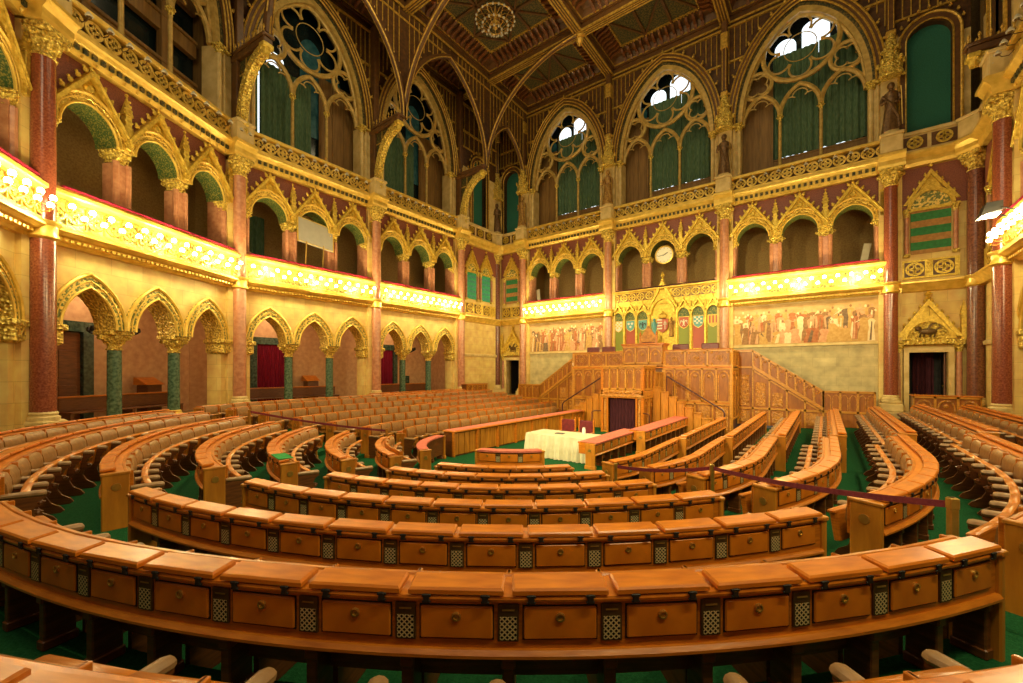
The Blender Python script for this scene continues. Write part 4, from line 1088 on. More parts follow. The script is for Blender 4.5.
# ------------------------------------------------------------------ ceiling
def ceil():
    XS = [-11.8, -9.3, -3.1, 3.1, 9.3, 11.8]; YS = [.5, -3.6, -9.9, -16.2, -22.5]
    root = struct(obj('ceiling', MB().box(-14, 14, -28, 1.2, 21.6, 21.7), 'ceilwood'), 'coffered ceiling of gilded dark wood')
    for i, x in enumerate(XS):
        mb = MB(); mb.box(x - .2, x + .2, -22.5, .5, TZ, TZ + .8); mb.box(x - .3, x + .3, -22.5, .5, TZ + .3, TZ + .42)
        struct(obj('ceiling_beam', mb, 'ceilred'), 'ceiling beam running towards the back wall')
        mb = MB()
        for s in (-1, 1): mb.box(x + s * .2 - .035, x + s * .2 + .035, -22.5, .5, TZ - .03, TZ + .05); mb.box(x + s * .3 - .03, x + s * .3 + .03, -22.5, .5, TZ + .4, TZ + .47); mb.box(x + s * .06 - .02, x + s * .06 + .02, -22.5, .5, TZ - .03, TZ + .02)
        obj('ceiling_beading', mb, 'ceilgold', root)
    for y in YS[:-1]:
        mb = MB(); mb.box(-11.8, 11.8, y - .2, y + .2, TZ - .01, TZ + .8); mb.box(-11.8, 11.8, y - .3, y + .3, TZ + .3, TZ + .42)
        struct(obj('ceiling_beam', mb, 'ceilred'), 'ceiling beam running parallel to the back wall')
        mb = MB()
        for s in (-1, 1): mb.box(-11.8, 11.8, y + s * .2 - .035, y + s * .2 + .035, TZ - .035, TZ + .05); mb.box(-11.8, 11.8, y + s * .3 - .03, y + s * .3 + .03, TZ + .4, TZ + .47); mb.box(-11.8, 11.8, y + s * .06 - .02, y + s * .06 + .02, TZ - .035, TZ + .02)
        obj('ceiling_beading', mb, 'ceilgold', root)
    for i in range(5):
        for j in range(3):
            x0, x1 = XS[i] + .3, XS[i + 1] - .3; y1, y0 = YS[j] - .3, YS[j + 1] + .3
            d = .75; zt = 21.15; X0, X1, Y0, Y1 = x0 + d, x1 - d, y0 + d, y1 - d
            mb = MB(); lo = [(x0, y0, TZ + .45), (x1, y0, TZ + .45), (x1, y1, TZ + .45), (x0, y1, TZ + .45)]
            mid = [(x0 + .18, y0 + .18, TZ + .72), (x1 - .18, y0 + .18, TZ + .72), (x1 - .18, y1 - .18, TZ + .72), (x0 + .18, y1 - .18, TZ + .72)]
            hi = [(X0, Y0, zt), (X1, Y0, zt), (X1, Y1, zt), (X0, Y1, zt)]
            mb.loft([lo, mid, hi], True, False); obj('coffer_cove', mb, 'ceilred', root)
            mb = MB()                     # brackets along the cove
            for (ax, ay, bx, by, nx, ny) in ((x0, y0, x1, y0, 0, 1), (x1, y0, x1, y1, -1, 0), (x1, y1, x0, y1, 0, -1), (x0, y1, x0, y0, 1, 0)):
                L_ = hypot(bx - ax, by - ay); n = int(L_ / .42); tx, ty = (bx - ax) / L_, (by - ay) / L_
                for k in range(n):
                    t = .55 + (L_ - 1.1) * (k + .5) / n; px, py = ax + tx * t, ay + ty * t
                    sec = []
                    for (dd, z, wd) in ((.02, TZ + .46, .07), (.16, TZ + .62, .07), (.52, zt - .16, .06), (.68, zt - .04, .06)):
                        cx, cy = px + nx * dd, py + ny * dd
                        sec.append([(cx - tx * wd, cy - ty * wd, z), (cx + tx * wd, cy + ty * wd, z), (cx + tx * wd + nx * .05, cy + ty * wd + ny * .05, z - .10), (cx - tx * wd + nx * .05, cy - ty * wd + ny * .05, z - .10)])
                    mb.loft(sec)
            obj('coffer_brackets', mb, 'wooddark', root)
            mb = MB(); mb.box(X0, X1, Y0, Y1, zt, zt + .05); obj('coffer_panel', mb, 'ceilgreen', root)
            mb = MB()
            for (a, b_) in (((X0, Y0), (X1, Y0)), ((X1, Y0), (X1, Y1)), ((X1, Y1), (X0, Y1)), ((X0, Y1), (X0, Y0))):
                mb.tube([(a[0], a[1], zt - .02), (b_[0], b_[1], zt - .02)], .055, 4); q = .09
                n = int(hypot(b_[0] - a[0], b_[1] - a[1]) / .16)
                for k in range(n): mb.ball((a[0] + (b_[0] - a[0]) * (k + .5) / n, a[1] + (b_[1] - a[1]) * (k + .5) / n, zt - .10), .045, 4, 3)
            obj('coffer_beading', mb, 'ceilgold', root)
            mb = MB(); cx, cy = (X0 + X1) / 2, (Y0 + Y1) / 2
            nx_ = max(1, round((X1 - X0) / 1.5)); ny_ = max(1, round((Y1 - Y0) / 1.5))
            sx, sy = (X1 - X0) / nx_, (Y1 - Y0) / ny_
            for u in range(nx_):
                for v in range(ny_):
                    qx, qy = X0 + u * sx, Y0 + v * sy
                    if (u + v) % 2 == 0: mb.tube([(qx, qy, zt - .03), (qx + sx, qy + sy, zt - .03)], .07, 4)
                    else: mb.tube([(qx, qy + sy, zt - .03), (qx + sx, qy, zt - .03)], .07, 4)
            for u in range(1, nx_): mb.tube([(X0 + u * sx, Y0, zt - .03), (X0 + u * sx, Y1, zt - .03)], .09, 4)
            for v in range(1, ny_): mb.tube([(X0, Y0 + v * sy, zt - .03), (X1, Y0 + v * sy, zt - .03)], .09, 4)
            obj('coffer_lattice', mb, 'ceilred', root)
    # ribs that rise from the hammer beams
    X = -9.25
    for ya, yb in ((-10.05, -3.85), (-16.3, -10.05), (-3.85, .2)):
        a = (yb - ya) / 2; c = (ya + yb) / 2; h = 4.75 if a > 2.5 else 3.3
        P = arch(a, 15.15, h, 14)
        mb = MB(); mb.tube([(X, c + p, z) for p, z in P], .13, 8); obj('ceiling_rib', mb, 'ceilred', root, smooth=True)
        mb = MB()
        for s in (-1, 1): mb.tube([(X + s * .1, c + p * .975, z - .05) for p, z in P], .035, 5)
        for p, z in arch(a + .05, 15.3, h + .1, 7)[2:-2]: mb.ball((X, c + p, z + .12), .06, 5, 4)
        obj('rib_beading', mb, 'ceilgold', root, smooth=True)
        mb = MB(); secs = [[(X - .03, c + p, z), (X - .03, c + p, TZ), (X + .03, c + p, TZ), (X + .03, c + p, z)] for p, z in P]; mb.loft(secs); obj('rib_spandrel', mb, 'ceilwood', root)
        mb = MB(); n = int(a * 2 / .3)
        for k in range(1, n):
            p = -a + 2 * a * k / n; zz = max(z for q, z in P if abs(q - p) < .45)
            if zz < TZ - .5:
                mb.box(X - .06, X + .06, c + p - .02, c + p + .02, zz, TZ)
        mb.box(X - .07, X + .07, ya, yb, TZ - .5, TZ - .42); obj('rib_tracery', mb, 'ceilgold', root)
    for y in (-3.75, -9.95, -16.2):
        P = [(-9.3 + 6.1 * (1 - cos(t)), 15.15 + 5.1 * sin(t)) for t in [pi / 2 * i / 18 for i in range(19)]]
        mb = MB(); mb.tube([(x, y, z) for x, z in P], .13, 8); obj('ceiling_rib', mb, 'ceilred', root, smooth=True)
        mb = MB()
        for s in (-1, 1): mb.tube([(x + .04, y + s * .1, z - .06) for x, z in P], .035, 5)
        obj('rib_beading', mb, 'ceilgold', root, smooth=True)
    for x, y in ((-3.1, -3.6), (3.1, -3.6), (-3.1, -9.9), (3.1, -9.9)):
        mb = MB(); mb.lathe([(.10, TZ), (.22, TZ - .06), (.12, TZ - .16), (.2, TZ - .3), (.14, TZ - .45), (.04, TZ - .6)], x, y, 8); obj('ceiling_boss', mb, 'ceilgold', root)
ceil()

def chandelier(x, y, z, label):
    o = thing('chandelier', label, 'chandelier', (x, y, z), 0)
    mb = MB(); mb.lathe([(.02, -.55), (.12, -.45), (.06, -.3), (.16, -.15), (.08, 0), (.12, .2), (.04, .5), (.03, .75)], 0, 0, 12); obj('stem', mb, 'ceilgold', o, smooth=True)
    mb = MB()
    for r, q in ((.95, .0), (.62, -.28), (.32, -.5)): mb.tube([(r * cos(a), r * sin(a), q) for a in [2 * pi * i / 28 for i in range(28)]], .03, 5, True)
    for k in range(14):
        a = 2 * pi * k / 14; mb.tube([(.06 * cos(a), .06 * sin(a), .1), (.5 * cos(a), .5 * sin(a), .22), (.95 * cos(a), .95 * sin(a), 0)], .02, 4); mb.tube([(.95 * cos(a), .95 * sin(a), 0), (.62 * cos(a), .62 * sin(a), -.28), (.32 * cos(a), .32 * sin(a), -.5)], .015, 4)
    obj('ring_frame', mb, 'brass', o)
    bm_ = MB().ball((0, 0, 0), .055, 7, 5, (1, 1, 1.3)).mesh('chandelier_bulb', True); bm_.materials.append(M['lampglass'])
    for r, q, n in ((.98, .03, 22), (.66, -.26, 16), (.34, -.5, 9)):
        for k in range(n):
            a = 2 * pi * (k + .5) / n; link('bulb', bm_, o, (r * cos(a), r * sin(a), q - .07))
chandelier(-6.2, -6.75, 20.55, 'big round chandelier of many pale bulbs hanging from the ceiling coffer')

# ------------------------------------------------------------------ floor: a stepped horseshoe
RK = lambda k: 9.68 - 1.155 * (k - 1)
TOP = {-1: 1.7, 0: 1.55, 1: 1.51, 2: 1.375, 3: 1.235, 4: 1.10, 5: .97, 6: .84, 7: .74}
FLOOR = {k: TOP[k] - .80 for k in range(0, 7)}; FLOOR[7] = 0.0
def hpath(r, y1=-1.2, n=40):       # horseshoe polyline from left front round to right front
    P = [(-r, y1), (-r, (y1 + YC) / 2)]
    P += [(r * sin(a), YC - r * cos(a)) for a in [-pi / 2 + pi * i / n for i in range(n + 1)]]
    return P + [(r, (y1 + YC) / 2), (r, y1)]
def floor():
    mb = MB(); inner = hpath(RK(6) - .28)
    mb.add([(x, y, 0.) for x, y in inner], [tuple(range(len(inner)))])
    mb.add([(-3.87, -1.2, 0), (3.87, -1.2, 0), (3.87, -5.6, 0.0), (-3.87, -5.6, 0)], [(0, 1, 2, 3)]) if False else None
    for k in range(6, -1, -1):
        a = hpath(RK(k) - .28); b_ = hpath(RK(k - 1) - .28 if k > 0 else 10.98)
        z0 = FLOOR[k + 1]; z = FLOOR[k]
        mb.strip([(x, y, z0) for x, y in a], [(x, y, z) for x, y in a]); mb.strip([(x, y, z) for x, y in a], [(x, y, z) for x, y in b_])
    f = struct(obj('floor', mb, 'carpet'), 'green carpet floor in shallow horseshoe steps')
    mb = MB(); a = hpath(10.98); mb.strip([(x, y, FLOOR[0]) for x, y in a], [(x, y, FZ) for x, y in a])
    out = [(-16, -1.2)] + [(-16, -8)] + [(x * 1.7, YC + (y - YC) * 1.7) for x, y in a[2:-2]] + [(16, -8), (16, -1.2)]
    mb.strip([(x, y, FZ) for x, y in a], [(x, y, FZ) for x, y in out])
    mb.box(-16, -8.75, -1.2, 2.2, FZ - .2, FZ); mb.box(8.75, 16, -1.2, 2.2, FZ - .2, FZ); mb.box(-8.75, 8.75, -.9, 1, FZ - .3, FZ)
    struct(obj('floor', mb, 'stonefloor'), 'ochre stone floor round the edge of the hall')
floor()

# ------------------------------------------------------------------ presiding dais
def panelling(w, z0, z1, n, y=0., depth=.055, style='arch', frame=.07):
    """returns (backing, frames, carving) builders for a panelled board of width w standing in the plane y, facing -y"""
    A, F, Cv = MB(), MB(), MB(); h = w / 2
    A.box(-h, h, y, y + .06, z0, z1)
    pw = w / n
    F.box(-h, h, y - depth, y, z0, z0 + frame); F.box(-h, h, y - depth, y, z1 - frame, z1)
    for i in range(n + 1):
        x = -h + pw * i; q = frame * .5; F.box(max(-h, x - q), min(h, x + q), y - depth, y, z0, z1)
    for i in range(n):
        cx = -h + pw * (i + .5); a = pw / 2 - frame * .8; zz = z1 - frame - .02; hh = z1 - z0
        if style == 'arch' and a > .03:
            sp = zz - a * 1.3; ring(Cv, arch(a * .78, sp, a * .95, 5, cx), arch(a, sp, a * 1.25, 5, cx), y - depth * .7, y)
            Cv.box(cx - a, cx - a * .8, y - depth * .7, y, z0 + frame, sp); Cv.box(cx + a * .8, cx + a, y - depth * .7, y, z0 + frame, sp)
            T = Cv.T; Cv.ball((cx, y - .01, sp + a * .2), a * .34, 6, 4, (1, .4, 1))
        elif style == 'diamond':
            m_ = min(a, hh / 2 - frame); cz = (z0 + z1) / 2
            Cv.tube([(cx, y - .015, cz + m_), (cx + m_, y - .015, cz), (cx, y - .015, cz - m_), (cx - m_, y - .015, cz)], .022, 4, True)
            quatre(Cv, cx, cz, m_ * .42, y - .015, .016); Cv.ball((cx, y, cz), m_ * .2, 6, 4, (1, .4, 1))
            for sx in (-1, 1):
                for sz in (-1, 1): Cv.ball((cx + sx * a * .75, y, cz + sz * (hh / 2 - frame * 1.6)), a * .16, 5, 4, (1, .4, 1))
        elif style == 'plain':
            Cv.bbox(cx - a * .82, cx + a * .82, y - depth * .5, y + .02, z0 + frame * 1.6, z1 - frame * 1.6, .012)
    return A, F, Cv
def panel_parts(root, w, z0, z1, n, loc, rz=0., style='arch', name='panel', frame=.07):
    A, F, Cv = panelling(w, z0, z1, n, 0, .055, style, frame)
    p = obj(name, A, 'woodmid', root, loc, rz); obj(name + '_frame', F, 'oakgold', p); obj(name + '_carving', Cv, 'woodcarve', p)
    return p
dais = thing('presiding_dais', 'carved oak presiding dais with panelled front and side stairs below the throne', 'dais', (0, 0, 0))
DF, DH, DX = -2.8, 3.70, 3.87
mb = MB(); mb.box(-DX + .05, DX - .05, DF + .07, .3, 0, 3.0); obj('platform', mb, 'wooddark', dais)
for s in (-1, 1):
    wseg = DX - 1.0
    panel_parts(dais, wseg, 2.95, DH, 3, (s * (1.0 + wseg / 2), DF, 0), 0, 'diamond', 'parapet')
    panel_parts(dais, DX - .9, 1.35, 2.88, 5, (s * (.9 + (DX - .9) / 2), DF, 0), 0, 'arch', 'front_panel')
    panel_parts(dais, DX - .9, .02, 1.30, 4, (s * (.9 + (DX - .9) / 2), DF, 0), 0, 'plain', 'lower_panel')
    panel_parts(dais, 1.58, 2.95, DH, 2, (s * DX, DF + .79, 0), s * PI / 2, 'diamond', 'side_parapet')
    panel_parts(dais, 1.58, 0.6, 2.88, 2, (s * DX, DF + .79, 0), s * PI / 2, 'arch', 'side_panel')
    # stair flank along the back wall
    SY = -1.22
    mb = MB(); P = [(DX, DH), (4.5, DH), (7.08, 1.92), (8.75, 1.92), (8.75, .3), (DX, .3)]
    if s < 0: P = [(-x, z) for x, z in P]
    mb.prism(P, SY, SY + .07); fl = obj('stair_flank', mb, 'woodmid', dais)
    mb = MB(); cap = MB()
    def bar(x0, z0, x1, z1, t=.045, d=.05, b_=mb):
        dx, dz = x1 - x0, z1 - z0; L_ = hypot(dx, dz); nx, nz = -dz / L_ * t, dx / L_ * t
        b_.prism([(s * (x0 + nx), z0 + nz), (s * (x1 + nx), z1 + nz), (s * (x1 - nx), z1 - nz), (s * (x0 - nx), z0 - nz)], SY - d, SY)
    bar(DX, DH - .04, 4.5, DH - .04); bar(4.5, DH - .04, 7.08, 1.88); bar(7.08, 1.88, 8.75, 1.88)
    bar(DX, 2.92, 4.5, 2.92); bar(4.5, 2.95, 7.08, 1.15, .06, .07); bar(7.08, 1.05, 8.75, 1.05); bar(DX, 1.05, 7.08, 1.05); bar(4.5, 2.78, 7.0, 1.05, .03)
    for i in range(9):
        x = 4.5 + 2.58 * i / 8; zt = DH - (DH - 1.92) * i / 8; bar(x, zt - .02, x, max(1.05, zt - .80), .03)
    for x in (7.08, 7.64, 8.2, 8.72): bar(x, 1.9, x, .3, .035)
    for x in (DX + .03, 4.5, 5.15, 5.8, 6.45): bar(x, 2.9 - max(0, x - 4.5) * .69, x, .3, .035)
    obj('flank_frame', mb, 'oakgold', fl)
    mb = MB()
    for i in range(8):
        x = 4.5 + 2.58 * (i + .5) / 8; zt = DH - (DH - 1.92) * (i + .5) / 8
        ring(mb, arch(.10, zt - .27, .12, 4, s * x), arch(.135, zt - .27, .165, 4, s * x), SY - .025, SY); mb.box(s * x - .13, s * x - .10, SY - .025, SY, zt - .7, zt - .27); mb.box(s * x + .10, s * x + .13, SY - .025, SY, zt - .7, zt - .27)
        mb.ball((s * x, SY, zt - .22), .045, 6, 4)
    for i in range(6):
        x = 7.08 + 1.67 * (i + .5) / 6
        ring(mb, arch(.085, 1.62, .11, 4, s * x), arch(.12, 1.62, .15, 4, s * x), SY - .025, SY); mb.box(s * x - .12, s * x - .09, SY - .025, SY, 1.12, 1.62); mb.box(s * x + .09, s * x + .12, SY - .025, SY, 1.12, 1.62)
    for x in (4.15, 4.8, 5.45):
        mb.bbox(s * x - .2, s * x + .2, SY - .02, SY + .02, 1.15, 2.7 - max(0, x - 4.3) * .7 - .12, .012)
    for x in (4.15, 4.8, 5.45, 6.1, 6.7): mb.bbox(s * x - .22, s * x + .22, SY - .02, SY + .02, .42, .95, .012)
    obj('flank_carving', mb, 'woodcarve', fl)
    mb = MB()
    for i in range(11):
        x0 = 4.5 + 2.5 * i / 11; z = 3.0 - 1.85 * (i + 1) / 11; mb.box(min(s * x0, s * (x0 + .23)), max(s * x0, s * (x0 + .23)), SY + .08, .2, z - .2, z)
    obj('stair', mb, 'wooddark', dais)
    mb = MB(); mb.prism([(s * DX, DH), (s * 4.5, DH), (s * 4.5, DH + .03), (s * DX, DH + .03)], SY - .08, SY + .12); obj('coping', mb, 'wood', dais)
mb = MB(); mb.bbox(-DX - .05, DX + .05, DF - .08, DF + .16, DH, DH + .05, .015); mb.bbox(-DX - .03, DX + .03, DF - .07, DF + .06, 2.87, 2.96, .02); mb.bbox(-DX - .03, DX + .03, DF - .05, DF + .04, 1.29, 1.36, .015); obj('coping', mb, 'wood', dais)
mb = MB()
for x in (-DX, -1.0, 1.0, DX): mb.bbox(x - .07, x + .07, DF - .06, DF + .08, 0, DH + .0, .02); mb.lathe([(.05, 3.05), (.035, 3.2), (.045, 3.55)], x, DF - .07, 8)
obj('corner_post', mb, 'oakgold', dais)
# president's desk on the dais
o = thing('presiding_desk', 'raised oak desk of the chair in the middle of the dais', 'desk', (0, DF - .02, 0))
mb = MB(); mb.box(-.98, .98, -.10, .6, 3.0, 3.98); obj('body', mb, 'woodpanel', o)
panel_parts(o, 1.96, 3.1, 3.95, 3, (0, -.17, 0), 0, 'arch', 'front_panel')
mb = MB(); mb.bbox(-1.06, 1.06, -.27, .7, 4.02, 4.10, .02); mb.bbox(-1.02, 1.02, -.22, .66, 3.95, 4.03, .02); obj('desk_top', mb, 'wood', o)
# chairs behind the dais
def m_back(w, h): 
    def f():
        mb = MB(); mb.bbox(-w / 2, w / 2, -.05, .05, 0, h, .03); return mb
    return f
def dais_chair(x, label, w=.78, top=4.10):
    o = thing('dais_chair', label, 'chair', (x, -1.55, 3.0), 0, 'burgundy chairs on the dais')
    obj('backrest', MB().bbox(-w / 2, w / 2, .20, .30, .40, top - 3.0, .035), 'burgundy', o); obj('seat', MB().bbox(-w / 2, w / 2, -.3, .3, .36, .48, .03), 'burgundy', o)
    for sx in (-1, 1):
        for sy in (-1, 1): obj('leg', MB().box(sx * (w / 2 - .04) - .03, sx * (w / 2 - .04) + .03, sy * .26 - .03, sy * .26 + .03, 0, .37), 'wooddark', o)
        obj('armrest', MB().bbox(sx * w / 2 - .04, sx * w / 2 + .04, -.28, .22, .62, .70, .015), 'wooddark', o)
for x, t in ((-3.42, 'far left one'), (-2.5, 'second from the left'), (1.35, 'right of the throne'), (2.72, 'far right one')):
    dais_chair(x, 'low burgundy chair back showing above the dais parapet, ' + t)
o = thing('throne_chair', 'tall gabled wooden throne with a burgundy seat behind the presiding desk', 'throne', (-.45, -1.0, 3.0))
mb = MB(); mb.box(-.42, .42, .2, .28, 0, 1.55); mb.prism([(-.48, 1.5), (.48, 1.5), (.30, 1.75), (.08, 2.05), (0, 2.2), (-.08, 2.05), (-.30, 1.75)], .18, .3); obj('back', mb, 'woodcarve', o)
obj('cushion_back', MB().bbox(-.34, .34, .14, .22, .6, 1.3, .03), 'burgundy', o); obj('seat', MB().bbox(-.42, .42, -.4, .25, .35, .52, .03), 'burgundy', o)
for s in (-1, 1):
    mb = MB(); mb.bbox(s * .44 - .05, s * .44 + .05, .16, .3, 0, 1.65, .015); mb.lathe([(.04, 1.65), (.07, 1.72), (.02, 1.9)], s * .44, .23, 8); obj('post', mb, 'wood', o); obj('armrest', MB().bbox(s * .44 - .05, s * .44 + .05, -.4, .2, .72, .8, .02), 'wood', o)

# ---- speaker's rostrum in front
pul = thing('speaker_rostrum', 'boxed oak speaker rostrum with a curtained doorway in its base', 'rostrum', (0, 0, 0))
PY, PX = -5.54, .92
panel_parts(pul, 2 * PX, 1.92, 2.92, 5, (0, PY, 0), 0, 'arch', 'front_panel')
for s in (-1, 1):
    panel_parts(pul, 1.5, 1.92, 2.92, 3, (s * PX, PY + .75, 0), s * PI / 2, 'arch', 'side_panel')
    panel_parts(pul, 2.7, .02, 1.62, 4, (s * PX, PY + 1.37, 0), s * PI / 2, 'arch', 'side_base')
    panel_parts(pul, 1.22, 1.92, 2.7, 2, (s * PX, PY + 2.12, 0), s * PI / 2, 'plain', 'rear_side_panel')
    panel_parts(pul, .26, .02, 1.62, 1, (s * .78, PY, 0), 0, 'plain', 'door_flank')
    obj('corner_post', MB().bbox(s * PX - .06, s * PX + .06, PY - .06, PY + .06, 0, 2.95, .015), 'wood', pul)
    obj('corner_post', MB().bbox(s * PX - .05, s * PX + .05, PY + 1.45, PY + 1.55, 0, 2.95, .015), 'wood', pul)
mb = MB(); mb.bbox(-PX - .10, PX + .10, PY - .1, PY + .1, 2.92, 2.99, .015); mb.bbox(-PX - .1, -PX + .08, PY, PY + 1.55, 2.92, 2.99, .015); mb.bbox(PX - .08, PX + .1, PY, PY + 1.55, 2.92, 2.99, .015); obj('coping', mb, 'oakgold', pul)
mb = MB(); mb.bbox(-PX - .09, PX + .09, PY - .09, PY + .1, 1.60, 1.70, .02); mb.bbox(-PX - .06, PX + .06, PY - .06, PY + .1, 1.68, 1.92, .02)
for s in (-1, 1): mb.bbox(s * PX - .07, s * PX + .07, PY, PY + 2.7, 1.62, 1.90, .02)
for i in range(26): mb.ball((-PX + 2 * PX * (i + .5) / 26, PY - .08, 1.79 + .03 * (i % 2)), .035, 5, 4)
obj('cornice', mb, 'woodcarve', pul)
mb = MB(); mb.box(-PX, PX, PY + .05, PY + 2.7, 1.70, 1.85); mb.box(-.64, .64, PY + .9, PY + .95, 0, 1.62); obj('floor_board', mb, 'wooddark', pul)
mb = MB(); ring(mb, [(-.63, 0), (-.63, 1.56), (.63, 1.56), (.63, 0)], [(-.70, 0), (-.70, 1.63), (.70, 1.63), (.70, 0)], PY - .06, PY + .06); obj('door_frame', mb, 'wood', pul)
tag(obj('rostrum_curtain', curtain_mesh(-.63, .63, .02, 1.56, PY + .14, .03, .13), 'plumcurtain'), 'dark plum curtain closing the doorway under the rostrum', 'curtain')
for s, t in ((-1, 'left'), (1, 'right')):
    o = thing('rostrum_stair', 'oak stair with stepped panelled side on the %s of the rostrum' % t, 'stair', (0, 0, 0), 0, None)
    mb = MB(); fr = MB()
    for i in range(8):
        x0 = PX + .06 + i * .34; z = 1.85 - (i + 1) * .21
        mb.box(min(s * x0, s * (x0 + .34)), max(s * x0, s * (x0 + .34)), PY + 1.35, DF - .05, 0, max(.02, z))
        zt = z + .36; fr.bbox(min(s * x0, s * (x0 + .32)), max(s * x0, s * (x0 + .32)), PY + 1.18, PY + 1.34, 0, zt, .015); fr.bbox(min(s * x0, s * (x0 + .34)) - .01, max(s * x0, s * (x0 + .34)) + .01, PY + 1.15, PY + 1.37, zt, zt + .05, .012)
        fr.bbox(min(s * (x0 + .07), s * (x0 + .25)), max(s * (x0 + .07), s * (x0 + .25)), PY + 1.16, PY + 1.2, .12, zt - .12, .01)
    obj('steps', mb, 'wooddark', o); obj('side_wall', fr, 'woodpanel', o)
    h = thing('stair_handrail', 'dark red handrail sloping down the stair %s of the rostrum' % t, 'handrail', (0, 0, 0), 0, None)
    obj('rail', MB().tube([(s * 1.5, -4.1, 2.52), (s * 3.74, -4.1, 1.14), (s * 3.83, -4.1, 1.02), (s * 3.83, -4.1, .0)], .035, 8), 'rail', h, smooth=True)
    obj('bracket', MB().tube([(s * 1.5, -4.1, 2.5), (s * 1.5, -4.1, 1.7)], .022, 6), 'rail', h)
    h = thing('grab_rail', 'short dark grab rail beside the %s jamb of the rostrum doorway' % t, 'handrail', (0, 0, 0), 0, None)
    obj('rail', MB().tube([(s * .95, PY - .02, .95), (s * 1.2, PY - .25, .95), (s * 1.3, PY - .28, .9), (s * 1.3, PY - .28, 0)], .025, 7), 'rail', h, smooth=True)

# ---- table with cream cloth
tb = thing('table', 'rectangular conference table hidden under a pleated cream cloth', 'table', (.42, -11.42, 0))
obj('tabletop', MB().bbox(-1.05, 1.05, -.5, .5, .70, .735, .008), 'wooddark', tb)
for sx in (-1, 1):
    for sy in (-1, 1): obj('leg', MB().box(sx * .98 - .03, sx * .98 + .03, sy * .42 - .03, sy * .42 + .03, 0, .70), 'iron', tb)
mb = MB(); top = []; per = []
def rr(w, d, q=.04):
    P = []
    for i in range(60): P.append((-w + 2 * w * i / 60, -d))
    for i in range(30): P.append((w, -d + 2 * d * i / 30))
    for i in range(60): P.append((w - 2 * w * i / 60, d))
    for i in range(30): P.append((-w, d - 2 * d * i / 30))
    return P
base = rr(1.07, .52)
def skirt(z, amp, out):
    R_ = []
    for i, (x, y) in enumerate(base):
        q = 1 + 0 * i; w_ = amp * sin(i * 1.45) + amp * .5 * sin(i * .63)
        nx = (1 if x > 1.06 else -1 if x < -1.06 else 0); ny = (1 if y > .51 else -1 if y < -.51 else 0)
        R_.append((x + nx * (w_ + out), y + ny * (w_ + out), z))
    return R_
mb.loft([skirt(.742, 0, 0), skirt(.735, .0, .012), skirt(.6, .016, .025), skirt(.3, .036, .05), skirt(.02, .05, .07)], True, False)
mb.add([(x, y, .742) for x, y in base], [tuple(range(len(base)))])
tag(obj('tablecloth', mb, 'cream', None, (.42, -11.42, 0), 0, True), 'pleated cream tablecloth reaching the floor over the conference table', 'tablecloth')
def meeting_chair(x, y, label):
    o = thing('meeting_chair', label, 'chair', (x, y, 0), 0, 'burgundy chairs behind the cream table')
    obj('seat', MB().bbox(-.26, .26, -.26, .26, .40, .48, .02), 'burgundy', o); obj('backrest', MB().bbox(-.27, .27, .22, .30, .52, 1.04, .025), 'burgundy', o)
    for sx in (-1, 1):
        obj('leg', MB().box(sx * .25 - .022, sx * .25 + .022, .22, .27, 0, .40), 'wood', o); obj('leg', MB().box(sx * .25 - .022, sx * .25 + .022, -.26, -.21, 0, .62), 'wood', o)
        mb = MB(); mb.box(sx * .27 - .022, sx * .27 + .022, .23, .29, .40, 1.07); mb.ball((sx * .27, .26, 1.10), .035, 6, 5); obj('back_post', mb, 'wood', o)
        obj('armrest', MB().bbox(sx * .27 - .025, sx * .27 + .025, -.26, .24, .62, .66, .008), 'wood', o)
meeting_chair(-.12, -10.35, 'burgundy chair with wooden posts behind the cream table, left of the two')
meeting_chair(.58, -10.35, 'burgundy chair with wooden posts behind the cream table, right of the two')
o = thing('folder', 'dark thin folder lying on the cream table', 'folder', (.35, -11.5, .743), .2); obj('cover', MB().bbox(-.14, .14, -.10, .10, 0, .018, .004), 'paper', o)
tag(obj('glass_jug', MB().lathe([(.045, 0), (.06, .05), (.055, .16), (.04, .2), (.045, .22)], 0, 0, 14), 'glass', None, (1.05, -11.2, .743), 0, True), 'small clear glass jug standing on the cream table', 'jug')
# ------------------------------------------------------------------ the horseshoe of desks and seats
PITCH = .593
def pos(R, s, sg, o=0.):
    """point at arc length s along the horseshoe of radius R (0 = rear middle), o inward; with outward normal"""
    if s < R * pi / 2:
        a = s / R; n = (sin(a), -cos(a)); p = ((R - o) * n[0], YC + (R - o) * n[1])
    else:
        n = (1., 0.); p = (R - o, YC + s - R * pi / 2)
    return (sg * p[0] + (.15 if sg < 0 else 0.), p[1]), (sg * n[0], n[1])
def rzn(n): return atan2(n[1], n[0]) - pi / 2
def photo_xy(x, y, z):
    f, yw = 416.52, .6456; u, v = x - CAMX, y - CAMY
    D = -sin(yw) * u + cos(yw) * v; l = cos(yw) * u + sin(yw) * v
    return (-999, -999) if D < .3 else (511.5 + f * l / D, 370.97 - f * (z - CAMZ) / D)
def sweep(R, sg, s0, s1, prof, top, T):
    mb = MB(T); n = max(2, int((s1 - s0) / .14)); secs = []
    for i in range(n + 1):
        s = s0 + (s1 - s0) * i / n; sec = []
        for o, z in prof:
            (x, y), _ = pos(R, s, sg, o); sec.append((x, y, top + z))
        secs.append(sec)
    return mb.loft(secs)
def m_lid():
    mb = MB(); w = .268
    mb.loft([[(-w, -.155, .004), (w, -.155, .004), (w, .006, -.008), (-w, .006, -.008)], [(-w, -.155, .028), (w, -.155, .028), (w, .006, .016), (-w, .006, .016)], [(-w + .012, -.145, .040), (w - .012, -.145, .040), (w - .012, -.005, .028), (-w + .012, -.005, .028)]]); return mb
